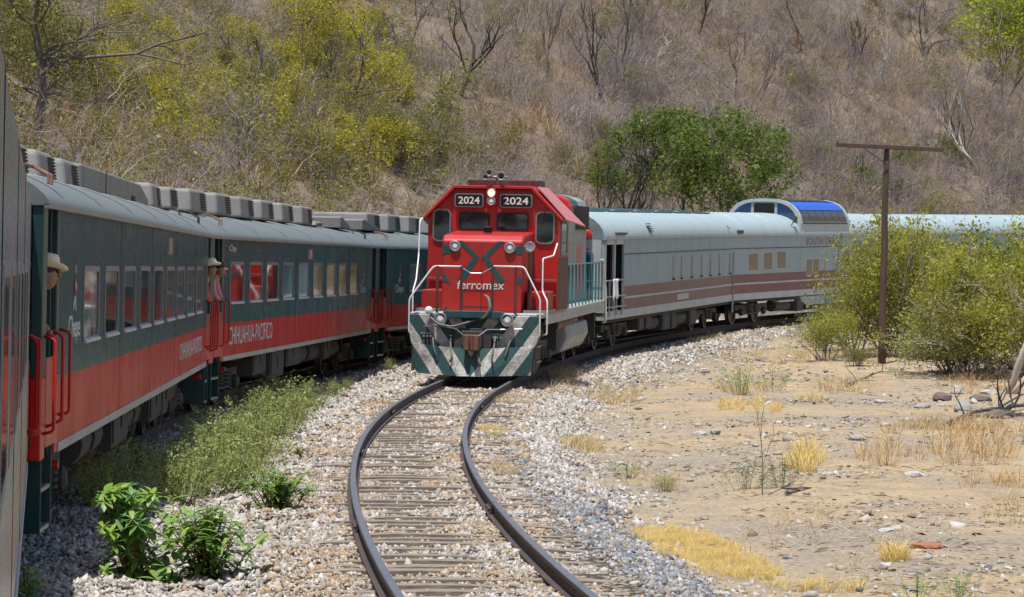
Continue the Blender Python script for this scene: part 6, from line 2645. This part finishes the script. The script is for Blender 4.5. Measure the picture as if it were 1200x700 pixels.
for i, (px, py, s, m, lb) in enumerate(((868, 462, 1.5, M_leaf_weed, 'green weed clump above the golden tuft in the clearing'), (905, 458, 1.1, M_leaf_weed, 'thin green weed right of the larger weed clump'),
                                        (872, 575, .95, M_leaf_blue, 'grey-green weed in the middle of the clearing'), (917, 572, .9, M_leaf_blue, 'small grey-green weed beside the dead sapling'),
                                        (735, 562, .6, M_leaf_weed, 'tiny green sprig at the edge of the ballast shoulder'), (778, 576, .6, M_leaf_weed, 'tiny green sprig right of the ballast shoulder'),
                                        (1075, 704, .55, M_leaf_bright, 'low green weed at the bottom edge right of centre'), (1120, 703, .5, M_leaf_bright, 'low green weed at the bottom edge near the right corner'), (745, 465, .6, M_leaf_weed, 'pale weed beside the ballast near the fuel tank'))):
    place_pair('weed', on_ground(px, py), i * 1.3, (s, s, s * .75), fs_[i % 3], (M_leaf_blue, m), lb, 'weed', None, ('stems', 'foliage'))
# dead sapling
segs, tips = [], []
pb = on_ground(893, 580)
grow(r, (0, 0, -.05), (.08, 0, 1), .85, .009, 2, segs, tips, .08, .5, (1, 3), .55, .2)
t = empty('dead_sapling', pb, 'thin dead sapling standing in the middle of the clearing', 'dead plant')
link('twigs', seg_mesh('twigs', segs, 4, r.random(len(segs))), t, [M_bark])


def fallen_branch(px0, py0, px1, py1, rad, label, mat, kink=.06, seed=1, lift=0.0):
    a, b = on_ground(px0, py0), on_ground(px1, py1)
    b = b + Vector((0, 0, lift))
    r = np.random.default_rng(seed)
    n = 6
    P = [a.lerp(b, k / n) + Vector((r.normal() * kink, r.normal() * kink, abs(r.normal()) * kink + rad)) for k in range(n + 1)]
    segs, tips = [], []
    for k in range(4):
        grow(r, P[r.integers(1, n)] - a, r.normal(size=3) + np.array([0, 0, .4]), rad * 9, rad * .4, 1, segs, tips, .15, .5, (1, 2), .6, 0)
    t = empty('fallen_branch', a, label, 'branch')
    mb = MB()
    mb.tube([tuple(q - a) for q in P], [rad * (1 - .8 * k / n) + .004 for k in range(n + 1)], 7)
    mb.build('stick', mat, t, True)
    link('side_twigs', seg_mesh('side_twigs', segs, 4, r.random(len(segs))), t, [mat], True)


fallen_branch(992, 456, 1023, 441, .05, 'dark stick lying just left of the foot of the telegraph pole', M_bark_dark, .03, 11)
fallen_branch(918, 580, 940, 583, .025, 'bent dead stick lying beside the dead sapling', M_bark, .10, 12)
fallen_branch(1048, 400, 1082, 424, .05, 'grey fallen branch slanting under the bushes right of the pole', M_bark_dark, .05, 13)
fallen_branch(1100, 418, 1135, 408, .07, 'pale fallen branch under the broad yellow bush', M_log, .06, 14)
fallen_branch(1118, 500, 1200, 470, .05, 'long grey fallen branch at the right edge of the clearing', M_bark_dark, .08, 15)
fallen_branch(1165, 490, 1215, 478, .07, 'thick dark fallen branch at the right edge behind the dry grass', M_bark_dark, .08, 16)
fallen_branch(715, 603, 740, 610, .012, 'short twig lying on the grey ballast shoulder', M_bark_dark, .02, 17)


def log():
    b = on_ground(1182, 462)
    D = b.y
    t = empty('broken_log', b, 'splintered orange and white broken tree trunk leaning at the right edge', 'log')
    mb = MB()
    P = [at_depth(px, py, D + dd) for px, py, dd in ((1180, 470, .2), (1187, 450, 0), (1193, 430, -.2), (1200, 408, -.3), (1212, 380, -.2), (1222, 352, 0))]
    mb.tube([tuple(q - b) for q in P], [.13, .08, .095, .06, .065, .04], 7)
    o = mb.build('trunk', M_bark_pale, t, True)
    mb = MB()
    P = [at_depth(px, py, D + dd) for px, py, dd in ((1185, 468, 0), (1195, 452, -.2), (1206, 440, -.3), (1225, 432, -.2))]
    mb.tube([tuple(q - b) for q in P], [.11, .08, .09, .05], 7)
    mb.build('limb', M_log, t, True)
    mb = MB()
    for k in range(6):
        q = at_depth(1178 + k * 4, 468 + (k % 3) * 4, D)
        mb.tube([tuple(q - b), tuple(q - b + Vector((random.uniform(-.3, .2), random.uniform(-.3, .1), random.uniform(.1, .4))))], [.05, .01], 5)
    mb.build('splinter', M_log, t)


log()


def rock_mesh(seed):
    import bmesh
    bm = bmesh.new()
    bmesh.ops.create_icosphere(bm, subdivisions=2, radius=1.0)
    r = np.random.default_rng(seed)
    pl = r.normal(size=(9, 3))
    pl /= np.linalg.norm(pl, axis=1, keepdims=True)
    cut = r.uniform(.62, .95, 9)
    for v in bm.verts:
        p = np.array(v.co)
        for n, c in zip(pl, cut):          # chop by random planes for broken faces
            d = p @ n
            if d > c:
                p = p - n * (d - c)
        p = p + r.normal(size=3) * .035
        v.co = p
    me = bpy.data.meshes.new('rock')
    bm.to_mesh(me)
    bm.free()
    return me


def rocks():
    def rock(px, py, sx, sy, sz, mat, label, seed, name='rock'):
        p = on_ground(px, py)
        me = rock_mesh(seed)
        o = link(name, me, None, [mat])
        o.location = p + Vector((0, 0, sz * .25))
        o.scale = (sx, sy, sz)
        o.rotation_euler = (0, 0, seed)
        tag(o, label, 'rock')
    def flat(name, c):
        k = NT(name)
        n = k.noise(9, k.coord(), 5)
        k.l(k.ramp(n, [(.3, tuple(q * .6 for q in c[:3])), (.7, c)]), k.b.inputs['Base Color'])
        k.b.inputs['Roughness'].default_value = .9
        return k.m
    white, red, grey, dark = flat('pale_rock', G(.46, .44, .40)), flat('red_brown_rock', G(.36, .15, .08)), flat('grey_rock', G(.36, .34, .31)), flat('dark_rock', G(.16, .125, .10))
    for q in ((985, 402, .55, .35, .12, white, 'flat white stone under the left end of the thicket', 1001), (1085, 643, .20, .16, .06, red, 'flat red-brown stone on the dirt at lower right', 1002),
              (1040, 622, .16, .10, .03, white, 'small flat pale stone left of the red-brown stone', 1003), (1072, 558, .22, .18, .08, white, 'pale stone in front of the rust-coloured grass', 1004),
              (1160, 463, .28, .2, .1, white, 'white stone lying by the foot of the broken log', 1005), (1122, 462, .22, .18, .10, grey, 'grey rock left of the broken log', 1006),
              (1105, 470, .30, .26, .18, dark, 'dark rock in the rubble left of the broken log', 1007), (1150, 470, .30, .25, .14, dark, 'dark earth-stained rock against the broken log', 1008),
              (1172, 490, .36, .3, .16, dark, 'large dark rock below the broken log', 1009), (1128, 482, .24, .22, .2, grey, 'rounded grey-brown rock in front of the rubble', 1010),
              (1080, 478, .22, .2, .1, grey, 'small grey rock at the left of the rubble', 1011), (820, 510, .16, .12, .07, white, 'pale pebble pile stone in the left of the clearing', 1012),
              (838, 508, .14, .12, .07, grey, 'grey stone beside the pale pebble pile', 1013), (1005, 515, .2, .15, .08, grey, 'grey stone in the centre right of the clearing', 1014),
              (695, 602, .05, .04, .025, red, 'small orange-red stone at the top of the grey ballast shoulder', 1015), (604, 690, .10, .07, .05, grey, 'large pale grey stone between the rails near the bottom edge', 1016),
              (1175, 424, .22, .14, .1, red, 'red-brown lump in the bushes beside the broken log', 1017), (745, 685, .06, .05, .03, white, 'white pebble on the grey ballast near the bottom edge', 1018)):
        rock(*q)


rocks()

# a white cloth over the railing of the open end of the slit-window car
mb = MB()
n, m = 10, 8
vs = []
for i in range(n + 1):
    for j in range(m + 1):
        u, v = i / n, j / m
        x = -10.25 + .75 * u
        vs.append((x, -1.50 - .05 * math.sin(u * 11) * v - .02, 2.04 - .62 * v * (1 - .45 * abs(math.sin(u * 5)))))
mb.add(vs, [(i * (m + 1) + j, (i + 1) * (m + 1) + j, (i + 1) * (m + 1) + j + 1, i * (m + 1) + j + 1) for i in range(n) for j in range(m)])
o = mb.build('white_cloth', M_cloth, None, True)
o.matrix_world = g1.matrix_world
sm = o.modifiers.new('thickness', 'SOLIDIFY')
sm.thickness = .01
tag(o, 'white cloth draped over the railing behind the locomotive', 'cloth')

# ------------------------------------------------------------------ the fine cover last: scrub, ballast, litter, grass
make_scrub()
make_stones()
dry_grass()
